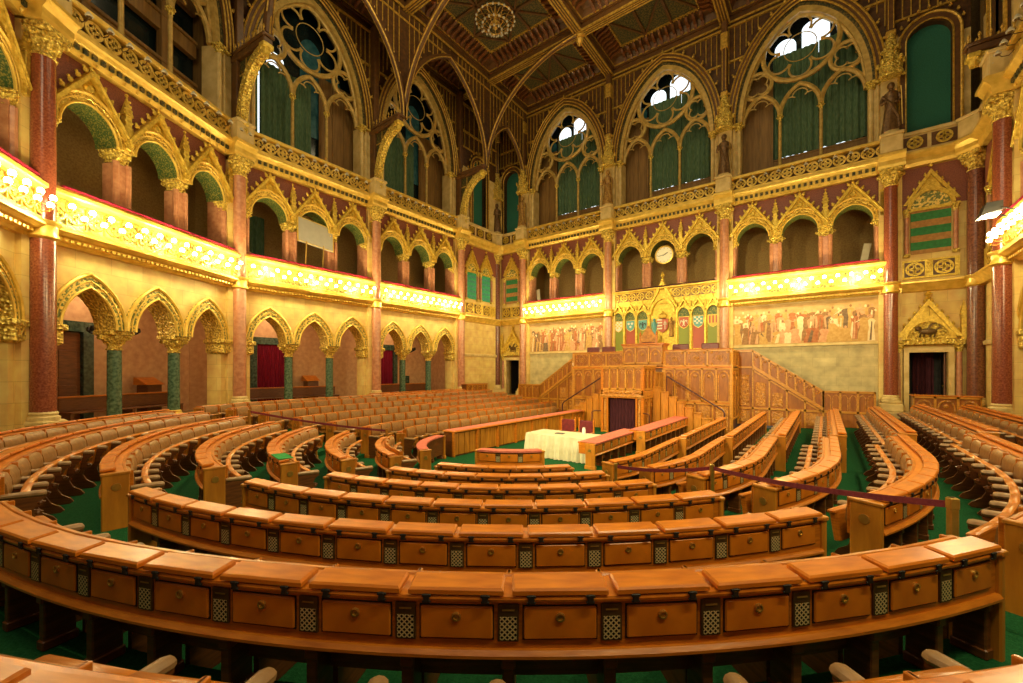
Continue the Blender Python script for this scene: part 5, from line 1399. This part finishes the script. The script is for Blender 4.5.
def m_hinge():
    mb = MB(); mb.bbox(-.017, .017, .004, .018, -.05, -.004, .004); mb.bbox(-.026, .026, .004, .016, -.022, -.006, .003); mb.bbox(-.024, .024, .002, .014, -.055, -.042, .003); return mb
def m_drawer():
    mb = MB(); mb.bbox(-.205, .205, -.034, -.016, -.268, -.086, .007); return mb
def m_groove():
    mb = MB(); mb.box(-.212, .212, -.034, -.027, -.275, -.079); return mb
def m_lock():
    mb = MB(Matrix.Translation((0, -.012, -.14)) @ Matrix.Rotation(-pi / 2, 4, 'X')); mb.lathe([(.026, -.006), (.026, .006), (.018, .008), (.017, .0), (.006, .002)], 0, 0, 14); return mb
def m_grille():
    mb = MB(); mb.bbox(-.060, .060, -.034, -.018, -.283, -.072, .004); return mb
def m_grille_mesh():
    mb = MB(); mb.box(-.047, .047, -.02, -.0165, -.272, -.142); return mb
def m_grille_slot():
    mb = MB(); mb.box(-.035, .035, -.02, -.0145, -.108, -.100); return mb
def m_pedestal(h):
    def f():
        mb = MB(); mb.bbox(-.035, .035, -.23, -.05, -h, -.36, .008); mb.bbox(-.045, .045, -.24, -.04, -h, -h + .07, .008); mb.bbox(-.042, .042, -.12, -.035, -.46, -.36, .01); return mb
    return f
def m_end(h):
    def f():
        mb = MB(); mb.bbox(-.03, .03, -.29, .0, -h, -.03, .012); mb.bbox(-.045, .045, -.31, .02, -h, -h + .1, .01); mb.bbox(-.04, .04, -.30, .012, -.06, -.02, .008)
        return mb
    return f
def m_emblem():
    mb = MB(Matrix.Translation((0, -.15, -.22)) @ Matrix.Rotation(pi / 2, 4, 'Y')); mb.lathe([(.05, -.042), (.055, .0), (.05, .042)], 0, 0, 14); return mb
PW_ = [(.03, -.05), (.03, -.335), (.22, -.335), (.22, -.05)]
def desk_row(k, sg, s0, s1, label, grp, dr=0., dz=0., ends=(1, 1), front=True, lids=True, floor_z=None, cover=None, wide=0.):
    R = RK(k) + dr; top = TOP[k] + dz; L_ = s1 - s0; n = max(1, round(L_ / PITCH)); p = L_ / n
    (mx, my), _ = pos(R, (s0 + s1) / 2, sg, .2); fz = floor_z if floor_z is not None else FLOOR[k]; loc = Vector((mx, my, fz))
    T = Matrix.Translation(-loc); root = thing('desk_row', label, 'desk', loc, 0, grp)
    obj('carcass', sweep(R, sg, s0, s1, [(o + (wide if o > .1 else 0), z) for o, z in PW_], top, T), 'wood', root)
    obj('desk_top', sweep(R, sg, s0, s1, [(.0, -.05), (-.004, -.035), (.0, -.02), (.235 + wide, -.02), (.25 + wide, -.03), (.25 + wide, -.05)], top, T), 'woodlid', root)
    obj('moulding', sweep(R, sg, s0, s1, [(-.012, -.362), (-.012, -.345), (.01, -.325), (.22, -.325), (.22, -.362)], top, T), 'wood', root)
    h = top - fz
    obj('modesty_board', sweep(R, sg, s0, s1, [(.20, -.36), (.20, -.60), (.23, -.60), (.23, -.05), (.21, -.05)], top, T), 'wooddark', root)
    def put(nm, me, s, parent=root, sx=1.):
        (x, y), nn = pos(R, s, sg); o = link(nm, me, parent, Vector((x, y, top)) - loc, rzn(nn)); return o
    for i in range(n):
        s = s0 + p * (i + .5)
        if lids:
            l = put('lid', shared('desk_lid', m_lid, 'woodlid'), s)
            if front:
                for hx in (-.165, .165): link('hinge', shared('desk_hinge', m_hinge, 'iron'), l, (hx, 0, 0))
        if front:
            d = put('drawer', shared('desk_drawer', m_drawer, 'woodlid'), s)
            link('lock', shared('desk_lock', m_lock, 'brass', True), d); link('groove', shared('desk_groove', m_groove, 'iron'), d)
            s2 = s0 + p * (i + 1) if i < n - 1 else None
            if s2:
                g = put('speaker_grille', shared('desk_grille', m_grille, 'bronze'), s2)
                link('mesh', shared('desk_grille_mesh', m_grille_mesh, 'grille'), g); link('slot', shared('desk_grille_slot', m_grille_slot, 'brass'), g)
            put('pedestal', shared('desk_pedestal%.2f' % h, m_pedestal(h), 'wooddark'), s0 + p * (i + 1) if i < n - 1 else s1 - .04)
    fl = FLOOR[min(7, k + 1)]; he = top - fl
    for e, s, q in ((ends[0], s0, -1), (ends[1], s1, 1)):
        if e:
            w = put('end_panel', shared('desk_end%.2f' % he, m_end(he), 'woodpanel'), s + q * .028); link('emblem', shared('desk_emblem', m_emblem, 'brass', True), w)
    if cover:
        obj('cover', sweep(R, sg, s0 + .02, s1 - .02, [(-.01, -.06), (-.012, -.018), (.255 + wide, -.018), (.26 + wide, -.06), (.25 + wide, -.06), (.245 + wide, -.019), (0, -.019)], top + .012, T), cover, root)
    return root, n, p
# ---- seats
def m_seat_back():
    mb = MB(); mb.loft([[(-.25, -.03, .52), (.25, -.03, .52), (.25, .0, .52), (-.25, .0, .52)], [(-.265, -.075, .56), (.265, -.075, .56), (.265, .0, .54), (-.265, .0, .54)], [(-.265, -.10, .66), (.265, -.10, .66), (.265, .0, .66), (-.265, .0, .66)],
                        [(-.265, -.085, .80), (.265, -.085, .80), (.265, .0, .82), (-.265, .0, .82)], [(-.255, -.055, .875), (.255, -.055, .875), (.255, .0, .885), (-.255, .0, .885)], [(-.24, -.02, .895), (.24, -.02, .895), (.24, .0, .895), (-.24, .0, .895)]]); return mb
def m_seat_back_tall():
    mb = MB(); w = .225
    mb.loft([[(-w, -.03, .56), (w, -.03, .56), (w, .0, .56), (-w, .0, .56)], [(-w, -.09, .64), (w, -.09, .64), (w, .0, .64), (-w, .0, .64)], [(-w, -.095, .76), (w, -.095, .76), (w, .0, .76), (-w, .0, .76)],
             [(-w, -.08, .90), (w, -.08, .90), (w, .0, .91), (-w, .0, .91)], [(-w + .015, -.045, .965), (w - .015, -.045, .965), (w - .015, .0, .97), (-w + .015, .0, .97)]]); return mb
def m_seat_frame_tall():
    mb = MB(); mb.bbox(-.296, .296, -.01, .03, .46, .94, .008); mb.bbox(-.25, .25, -.02, .03, .93, .985, .01); mb.bbox(-.27, -.225, -.05, .02, .50, .95, .006); mb.bbox(.225, .27, -.05, .02, .50, .95, .006); return mb
def m_seat_frame():
    mb = MB(); mb.bbox(-.296, .296, -.01, .03, .46, .925, .008); mb.bbox(-.297, -.268, -.07, .02, .50, .915, .006); mb.bbox(.268, .297, -.07, .02, .50, .915, .006); return mb
def m_seat_pan_high():
    T = Matrix.Translation((0, -.17, .36)) @ Matrix.Rotation(radians(9), 4, 'X'); mb = MB(T)
    mb.bbox(-.25, .25, -.03, .03, 0, .34, .012); mb.bbox(-.297, .297, -.045, .035, .315, .36, .012); mb.bbox(-.255, -.205, -.042, .0, 0, .32, .008); mb.bbox(.205, .255, -.042, .0, 0, .32, .008); mb.bbox(-.21, .21, -.042, 0, 0, .05, .008)
    for x in (-.11, 0, .11): mb.ball((x, -.03, .18), .055, 6, 4, (.8, .4, 1.6))
    return mb
def m_seat_pan():
    T = Matrix.Translation((0, -.17, .36)) @ Matrix.Rotation(radians(9), 4, 'X'); mb = MB(T)
    mb.bbox(-.25, .25, -.03, .03, 0, .30, .012); mb.bbox(-.255, .255, -.045, .035, .275, .315, .012); mb.bbox(-.255, -.205, -.042, .0, 0, .28, .008); mb.bbox(.205, .255, -.042, .0, 0, .28, .008); mb.bbox(-.21, .21, -.042, 0, 0, .05, .008)
    for x in (-.11, 0, .11): mb.ball((x, -.03, .16), .05, 6, 4, (.8, .4, 1.6))
    return mb
def m_seat_arm():
    mb = MB(); secs = []
    for y, r, z in ((-.41, .015, .66), (-.40, .038, .66), (-.375, .050, .66), (-.30, .048, .665), (-.12, .042, .67), (-.04, .036, .674)):
        secs.append([(-.296 + r * 1.05 * cos(a), y, z + r * .82 * sin(a)) for a in [2 * pi * i / 9 for i in range(9)]])
    mb.loft(secs); return mb
def m_seat_support():
    mb = MB(); mb.prismx([(-.02, 0), (-.40, 0), (-.44, .03), (-.40, .09), (-.30, .16), (-.25, .26), (-.27, .34), (-.36, .40), (-.38, .44), (-.30, .47), (-.33, .55), (-.40, .60), (-.40, .64), (-.02, .64)], -.318, -.274)
    mb.ball((-.296, -.33, .43), .04, 6, 4, (.9, 1, 1)); return mb
NSEAT = [0]
def seats(k, sg, s0, s1, label, grp, dr=0., dz=0., idx=None, rev=False, tall=False):
    R = RK(k) + dr; L_ = s1 - s0; n = max(1, round(L_ / PITCH)); p = L_ / n; fz = FLOOR[min(7, k + 1)] + dz
    for i in range(n):
        if idx is not None and i not in idx: continue
        s = s0 + p * (i + .5); (x, y), nn = pos(R, s, sg, .265)
        px, py = photo_xy(x, y, fz + .75)
        if not (-25 < px < 1048 and py < 720): continue
        rz = rzn(nn)
        o = thing('armchair', label.format(ORD[min(19, n - 1 - i if rev else i)]), 'chair', (x, y, fz), rz, grp)
        link('backrest', shared('seat_back_tall', m_seat_back_tall, 'leather', True) if tall else shared('seat_back', m_seat_back, 'leather', True), o)
        link('back_frame', shared('seat_frame_tall', m_seat_frame_tall, 'wood') if tall else shared('seat_frame', m_seat_frame, 'wood'), o)
        link('seat_pan', shared('seat_pan', m_seat_pan, 'woodcarve', True) if tall else shared('seat_pan_high', m_seat_pan_high, 'wood', True), o); link('armrest', shared('seat_arm', m_seat_arm, 'pad', True), o); link('arm_support', shared('seat_support', m_seat_support, 'wooddark'), o)
        if k == 0: o.scale = (1, 1, .89)
        NSEAT[0] += 1
ROWN = {0: 'outermost row', 1: 'second row from the outside', 2: 'third row from the outside', 3: 'fourth row from the outside', 4: 'fifth row from the outside', 5: 'sixth row from the outside', 6: 'innermost seat row'}
AIS = radians(59.8)
for k in range(0, 7):
    R = RK(k); a0, a1 = .86, R * AIS - .45; b0, b1 = R * AIS + .58, R * pi / 2 + 2.4
    c0, c1 = (R + .16) * pi / 2 + 2.52, (R + .16) * pi / 2 + YC * -1 - (3.15 if k < 6 else 5.1)
    rn = ROWN[k]
    desk_row(k, 1, a0, a1, 'curved oak desk facing the camera, %s' % rn, 'curved desks of the rear block', dr=-.10 if k == 0 else 0., dz=.03 if k == 0 else 0.)
    if k == 1: seats(k, 1, a0, a1, 'leather seat in front of the nearest full curved desk, {} from its left end', 'seats in front of the nearest full desk')
    elif k == 0: seats(k, 1, a0, a1, 'brown leather seat at the bottom edge of the photo, {} from the rear aisle', 'seats at the bottom edge', dr=-.10)
    elif k < 6:
        n = max(1, round((a1 - a0) / PITCH)); seats(k, 1, a0, a1, 'brown leather seat at the right end of the rear block, ' + rn, 'end seats of the rear block', idx=(n - 1,))
    for sg, sd in ((-1, 'left'), (1, 'right')):
        if sg < 0:
            desk_row(k, -1, a0, a1, 'curved oak desk left of the rear aisle, ' + rn, 'curved desks of the left rear block', front=k >= 2)
            seats(k, -1, a0, a1, 'leather seat, left rear block, %s, {} from the rear aisle' % rn, 'seats of the left rear block')
        desk_row(k, sg, b0, b1, 'curved oak desk just past the %s rope aisle, %s' % (sd, rn), 'curved desks of the %s block' % sd, front=sg > 0 and k >= 1, ends=(1, 0))
        desk_row(k, sg, c0, c1, 'straight oak desk running to the dais, %s side, %s' % (sd, rn), 'straight desks of the %s block' % sd, .16, .07, front=sg > 0 and k >= 3)
        if sg < 0 or k <= 4:
            seats(k, sg, b0, b1, 'leather seat, curved %s block, %s, {} after the rope aisle' % (sd, rn), 'seats of the %s block' % sd, tall=sg < 0)
            seats(k, sg, c0, c1, 'leather seat, straight %s block, %s, {} from its near end' % (sd, rn), 'seats of the straight %s block' % sd, .16, .0, tall=sg < 0)
print('SEATS', NSEAT[0])
# ministers' benches with faded red tops round the table
k = 7; R = RK(7)
desk_row(7, 1, .5, (R - .5) * AIS - .25, 'short curved desk with faded red top in front of the cream table', 'red topped inner desks', cover='pinkcloth', lids=False, dr=-.5, dz=.14)
desk_row(7, 1, R * pi / 2 - .1, R * pi / 2 + 3.3, 'long desk with faded red top right of the cream table, nearer part', 'red topped inner desks', cover='pinkcloth', lids=False, dr=-.7, wide=.3)
desk_row(7, 1, R * pi / 2 + 3.4, R * pi / 2 + 8.8, 'long desk with faded red top right of the cream table, farther part by the rostrum', 'red topped inner desks', cover='pinkcloth', lids=False, dr=-.3, dz=.05, wide=.3)
def bench_left():
    o = thing('minister_bench', 'long oak bench with boarded front and faded red top left of the cream table', 'bench', (-2.55, -9.0, 0))
    T = Matrix.Translation((2.55, 9.0, 0)); x0, x1 = -2.75, -2.32; ya, yb = -13.6, -4.7
    mb = MB(T); mb.box(x0, x1 - .06, ya, yb, 0, .78); obj('body', mb, 'wooddark', o)
    mb = MB(T); n = 34
    for i in range(n): y = ya + (yb - ya) * i / n; mb.bbox(x1 - .06, x1 - .02, y + .012, y + (yb - ya) / n - .012, .04, .74, .01)
    obj('boarding', mb, 'woodpanel', o)
    mb = MB(T)
    for i in range(9): y = ya + (yb - ya) * i / 8; mb.bbox(x1 - .04, x1 + .05, y - .04, y + .04, 0, .78, .012)
    obj('post', mb, 'wood', o)
    obj('desk_top', MB(T).bbox(x0 - .04, x1 + .10, ya - .05, yb + .03, .78, .83, .015), 'wood', o); obj('cover', MB(T).bbox(x0, x1 + .02, ya, yb, .83, .84, .004), 'pinkcloth', o)
bench_left()
# curved red-topped end desk left of the table
desk_row(7, -1, R * AIS - 1.5, R * pi / 2 - .4, 'short curved desk with faded red top at the left of the aisle', 'red topped inner desks', cover='pinkcloth', lids=False, dr=.1)
# green baize on one desk end
(gx, gy), gn = pos(RK(4), 1.2, -1, .12)
tag(obj('desk_baize', MB().bbox(-.30, .30, -.125, .125, 0, .012, .004), 'greencloth', None, (gx, gy, TOP[4] + .042), rzn(gn)), 'green baize sheet on the end of a curved desk by the rear aisle', 'cloth')

# ---- rope barriers
def post(x, y, z, h, label):
    o = thing('barrier_post', label, 'barrier post', (x, y, z), .4, 'brass barrier posts')
    obj('pole', MB().bbox(-.032, .032, -.032, .032, .03, h, .01), 'brass', o); obj('base', MB().lathe([(.16, 0), (.16, .02), (.06, .04)], 0, 0, 18), 'brass', o, smooth=True); obj('head', MB().bbox(-.035, .035, -.035, .035, h - .10, h, .008), 'brass', o)
    return (x, y, z + h - .06)
def belt(a, b_, label):
    o = thing('barrier_belt', label, 'barrier rope', ((a[0] + b_[0]) / 2, (a[1] + b_[1]) / 2, (a[2] + b_[2]) / 2), 0, None); mx = Vector(o.location); A, Bv = Vector(a) - mx, Vector(b_) - mx
    top, bot = [], []
    for i in range(13):
        t = i / 12; p = A.lerp(Bv, t); p.z -= .06 * 4 * t * (1 - t); top.append((p.x, p.y, p.z + .03)); bot.append((p.x, p.y, p.z - .03))
    d = (Bv - A).normalized(); nx, ny = -d.y * .004, d.x * .004
    mb = MB(); mb.loft([[(t[0] + nx, t[1] + ny, t[2]), (t[0] - nx, t[1] - ny, t[2]), (q[0] - nx, q[1] - ny, q[2]), (q[0] + nx, q[1] + ny, q[2])] for t, q in zip(top, bot)]); obj('belt', mb, 'rope', o)
p1 = post(8.02, -17.95, FLOOR[1], .95, 'brass barrier post nearest the camera on the right')
p2 = post(5.72, -15.95, FLOOR[4], .98, 'brass barrier post in the middle of the right aisle')
p3 = post(3.95, -15.55, FLOOR[6], .95, 'low brass barrier post at the inner end of the right aisle')
belt(p1, p2, 'burgundy barrier belt on the right, nearer span'); belt(p2, p3, 'burgundy barrier belt on the right, farther span')
q1 = post(-6.9, -17.75, FLOOR[2], 1.0, 'brass barrier post on the left among the seats'); q2 = post(-3.45, -15.3, 0.0, 1.0, 'brass barrier post at the inner end of the left aisle')
belt(q1, q2, 'long burgundy barrier belt over the left seats')

# ---- side furniture
def counter(x, y, rz, w, h, label):
    o = thing('side_counter', label, 'counter', (x, y, FZ), rz)
    mb = MB(); mb.box(-w / 2, w / 2, 0.02, .5, 0, h - .04); obj('body', mb, 'wooddark', o); panel_parts(o, w, 0, h - .04, max(2, int(w / .45)), (0, -.05, 0), 0, 'arch', 'front_panel'); obj('counter_top', MB().bbox(-w / 2 - .04, w / 2 + .04, -.12, .54, h - .04, h, .012), 'wood', o)
counter(10.55, -2.1, 0, 1.7, .78, 'low panelled oak counter before the right-hand doorway')
counter(-10.55, -3.3, PI / 2, 1.9, .85, 'low panelled oak counter at the left wall near the far corner')
def pew(k, x, w, label):
    b = BAYS[k]; o = thing('corridor_pew', label, 'bench', at(b, x, 1.75, FZ), b.rz, 'dark pews behind the ground arcade')
    obj('seat', MB().bbox(-w / 2, w / 2, -.22, .22, .40, .45, .012), 'wooddark', o); obj('backrest', MB().bbox(-w / 2, w / 2, .2, .26, .45, .85, .015), 'wooddark', o); obj('top_rail', MB().bbox(-w / 2 - .02, w / 2 + .02, .18, .29, .85, .90, .012), 'wood', o)
    for s in (-1, 0, 1): obj('leg', MB().box(s * (w / 2 - .05) - .04, s * (w / 2 - .05) + .04, -.2, .26, 0, .41), 'wooddark', o)
pew('L1', .4, 3.6, 'dark wooden pew behind the arches at the left of the photo'); pew('L2', -.2, 4.4, 'dark wooden pew behind the middle arches of the left wall'); pew('L3', .2, 4.2, 'dark wooden pew behind the arches near the far corner')
def lectern(k, x, label):
    b = BAYS[k]; o = thing('lectern', label, 'lectern', at(b, x, 2.45, FZ), b.rz, 'tall dark lecterns in the corridor')
    obj('body', MB().bbox(-.28, .28, -.2, .25, 0, 1.15, .02), 'wooddark', o); mb = MB(); mb.prismx([(-.26, 1.15), (.3, 1.15), (.3, 1.42), (.22, 1.42)], -.34, .34); obj('slope', mb, 'wood', o); obj('base', MB().bbox(-.34, .34, -.26, .30, 0, .1, .02), 'wooddark', o)
lectern('L1', 1.75, 'tall dark wooden lectern seen through the third arch at the left'); lectern('L2', 1.0, 'tall dark wooden lectern seen through the middle arches of the left wall')
def lantern(k, x, label):
    b = BAYS[k]; o = thing('iron_lantern', label, 'hanging lamp', at(b, x, 2.0, 0), b.rz, 'black iron lamps hanging in the corridor')
    obj('rod', MB().tube([(0, 0, 5.9), (0, 0, 4.1)], .025, 6), 'iron', o)
    mb = MB(); mb.lathe([(.03, 3.55), (.12, 3.7), (.08, 3.9), (.2, 4.0), (.06, 4.15)], 0, 0, 10)
    for i in range(6): a = pi / 3 * i; mb.tube([(0, 0, 4.0), (.3 * cos(a), .3 * sin(a), 3.86), (.62 * cos(a), .62 * sin(a), 4.0)], .028, 5)
    obj('arms', mb, 'iron', o)
    mb = MB()
    for i in range(6): a = pi / 3 * i; mb.lathe([(.03, 4.0), (.07, 4.04), (.05, 4.16)], .62 * cos(a), .62 * sin(a), 7)
    obj('cups', mb, 'iron', o)
lantern('L1', .15, 'black iron lamp hanging behind the second arch at the left'); lantern('L3', .3, 'black iron lamp hanging behind the arches near the far corner')
b = BAYS['L2']; o = tag(obj('exit_sign', MB().bbox(-.2, .2, -.02, .02, -.1, .1, .01), 's_white', None, at(b, -.15, 2.9, 4.35), b.rz), 'small white and green running-man exit sign on the corridor wall', 'sign')
mb = MB(); mb.box(-.17, -.0, -.026, -.02, -.08, .08); mb.box(.03, .14, -.026, -.02, -.01, .02); mb.prism([(.11, -.06), (.11, .07), (.18, .005)], -.026, -.02); obj('pictogram', mb, 's_green', o)
tag(obj('wall_plaque', MB().bbox(-.3, .3, -.03, .03, -.35, .35, .02), 'darkmarble', None, at(BAYS['L3'], 1.1, 2.94, 2.1), BAYS['L3'].rz), 'small dark framed plaque on the corridor wall near the far corner', 'plaque')
o = thing('floodlight', 'black floodlight with barn door clamped to the right-hand balcony', 'floodlight', at(BAYS['R1'], -1.0, -.68, 7.0), -PI / 2)
mb = MB(); mb.prismx([(-.25, -.05), (.15, .05), (.15, .28), (-.15, .28)], -.28, .28); obj('housing', mb, 'iron', o); obj('lens', MB().box(-.24, .24, -.22, .12, -.03, -.015), 'bulb', o); obj('yoke', MB().tube([(-.3, .1, .1), (-.3, .5, -.1), (.3, .5, -.1), (.3, .1, .1)], .018, 5), 'iron', o)

# outer shell of the galleries and corridors
mb = MB(); mb.box(-16, 16, 3.6, 3.8, 0, 21.6); struct(obj('wall_back', mb, 'brownwall'), 'outer wall of the back galleries')
mb = MB(); mb.box(-16, -15.8, -22, 3.8, 0, 21.6); mb.box(-16, -11.5, 1.0, 1.1, 0, 21.6)
P = [(-16, -22), (-10, -29.5), (-3, -29.5), (-3, -29.7), (-10.2, -29.7), (-16.2, -22)]; mb.prismz(P, 0, 21.6); struct(obj('wall_left', mb, 'brownwall'), 'outer wall of the left galleries')
mb = MB(); mb.box(15.8, 16, -22, 3.8, 0, 21.6); mb.box(12.0, 16, 1.0, 1.1, 0, 21.6); struct(obj('wall_right', mb, 'brownwall'), 'outer wall of the right galleries')

for k, x, rz_, t in (('C', 2.25, .18, 'in the right arch of the gallery right of the clock'), ('A', -2.3, -.15, 'in the left arch of the gallery left of the clock')):
    tag(obj('leaning_board', MB().bbox(-.13, .13, -.02, .02, 0, 1.05, .008), 'cream', None, at(BAYS[k], x, .80, 7.32), 0, rot=(-.12, rz_, 0)), 'pale narrow board leaning ' + t, 'board', 'pale boards leaning in the back gallery')
b = BAYS['L3']; o = thing('loudspeaker', 'black loudspeaker hanging in the last arch of the left upper gallery', 'loudspeaker', at(b, 2.0, 1.6, 0), b.rz)
obj('cabinet', MB().bbox(-.25, .25, -.18, .18, 8.3, 9.3, .02), 'iron', o); obj('bracket', MB().tube([(0, 0, 9.3), (0, 0, 11.0)], .03, 6), 'iron', o); obj('mesh_front', MB().box(-.22, .22, -.19, -.18, 8.34, 9.26), 'bronze', o)
# ------------------------------------------------------------------ light, camera
def area(name, loc, target, sx, sy, e, c):
    l = bpy.data.lights.new(name, 'AREA'); l.shape = 'RECTANGLE'; l.size = sx; l.size_y = sy; l.energy = e; l.color = c
    o = link(name, l, None, loc); d = Vector(target) - Vector(loc); o.rotation_euler = d.to_track_quat('-Z', 'Y').to_euler(); return o
# daylight entering by the tall windows of the rear wall behind the camera, and the lamps of the rear galleries
area('rear_window_daylight', (-2.5, -25.5, 16.0), (0, -9, 1), 5, 4, 330, (1., .84, .52))
area('rear_window_daylight', (6.5, -25.5, 16.0), (1, -8, 1), 5, 4, 330, (1., .84, .52))
area('rear_gallery_lamps', (9.5, -20.5, 7.2), (0, -10, 1.5), 4.5, .3, 330, (1., .85, .42))
def spot(name, loc, target, ang, e, c):
    l = bpy.data.lights.new(name, 'SPOT'); l.spot_size = radians(ang); l.spot_blend = .8; l.energy = e; l.color = c; l.shadow_soft_size = .25
    o = link(name, l, None, loc); o.rotation_euler = (Vector(target) - Vector(loc)).to_track_quat('-Z', 'Y').to_euler()
spot('floodlight_beam', at(BAYS['R1'], -1.0, -.95, 6.9), (0, -4.5, 1.5), 75, 2600, (1., .85, .42))
spot('added_rear_fill', (2.5, -25.8, 8.2), (0, -3.5, 2.6), 50, 11000, (1., .85, .42))  # added spot to brighten the dais and inner rows, no fixture behind it
spot('added_rear_fill', (-4.5, -24.8, 8.2), (1, -3.5, 2.6), 50, 7000, (1., .85, .42))  # second added spot on the dais, from the rear left
area('right_gallery_lamps', (10.7, -13.4, 7.1), (0, -12, 1.5), 4.5, .3, 420, (1., .85, .42))
for x, y in ((0, -6.75), (6.2, -6.75), (0, -12.9), (6.2, -13), (-6.2, -13)):
    l = bpy.data.lights.new('added_ceiling_fill', 'POINT'); l.energy = 200; l.color = (1., .85, .47); l.shadow_soft_size = .8; link('added_ceiling_fill', l, None, (x, y, 19.2))  # added overhead fill under the ceiling, the chandelier itself is unlit
for k, x in (('L1', -.3), ('L2', -.9), ('L3', -.9)):
    l = bpy.data.lights.new('corridor_lamp', 'POINT'); l.energy = 70; l.color = (1., .78, .48); l.shadow_soft_size = .15; link('corridor_lamp', l, None, at(BAYS[k], x, 1.9, 5.3))
spot('added_desk_downlight', (0, -13.0, 18.0), (0, -13.0, 0), 74, 9000, (1., .85, .42))  # added spot to brighten the middle desks from above, no lamp there
w = bpy.data.worlds.new('World'); scene.world = w; w.use_nodes = True
bg = w.node_tree.nodes['Background']; bg.inputs[0].default_value = (1., .82, .55, 1); bg.inputs[1].default_value = .10

cam = bpy.data.cameras.new('Camera'); cam.sensor_width = 36; cam.sensor_fit = 'HORIZONTAL'; cam.lens = 36 * 416.52 / 1023; cam.shift_y = (370.97 - 341.5) / 1023; cam.clip_start = .02; cam.clip_end = 200
co = bpy.data.objects.new('Camera', cam); COL.objects.link(co); co.location = (CAMX, CAMY, CAMZ); co.rotation_euler = (pi / 2, 0, .6456); scene.camera = co
scene.view_settings.view_transform = 'Standard'; scene.view_settings.look = 'None'; scene.view_settings.exposure = 0.0; scene.view_settings.gamma = 1.0
scene.view_settings.use_curve_mapping = False
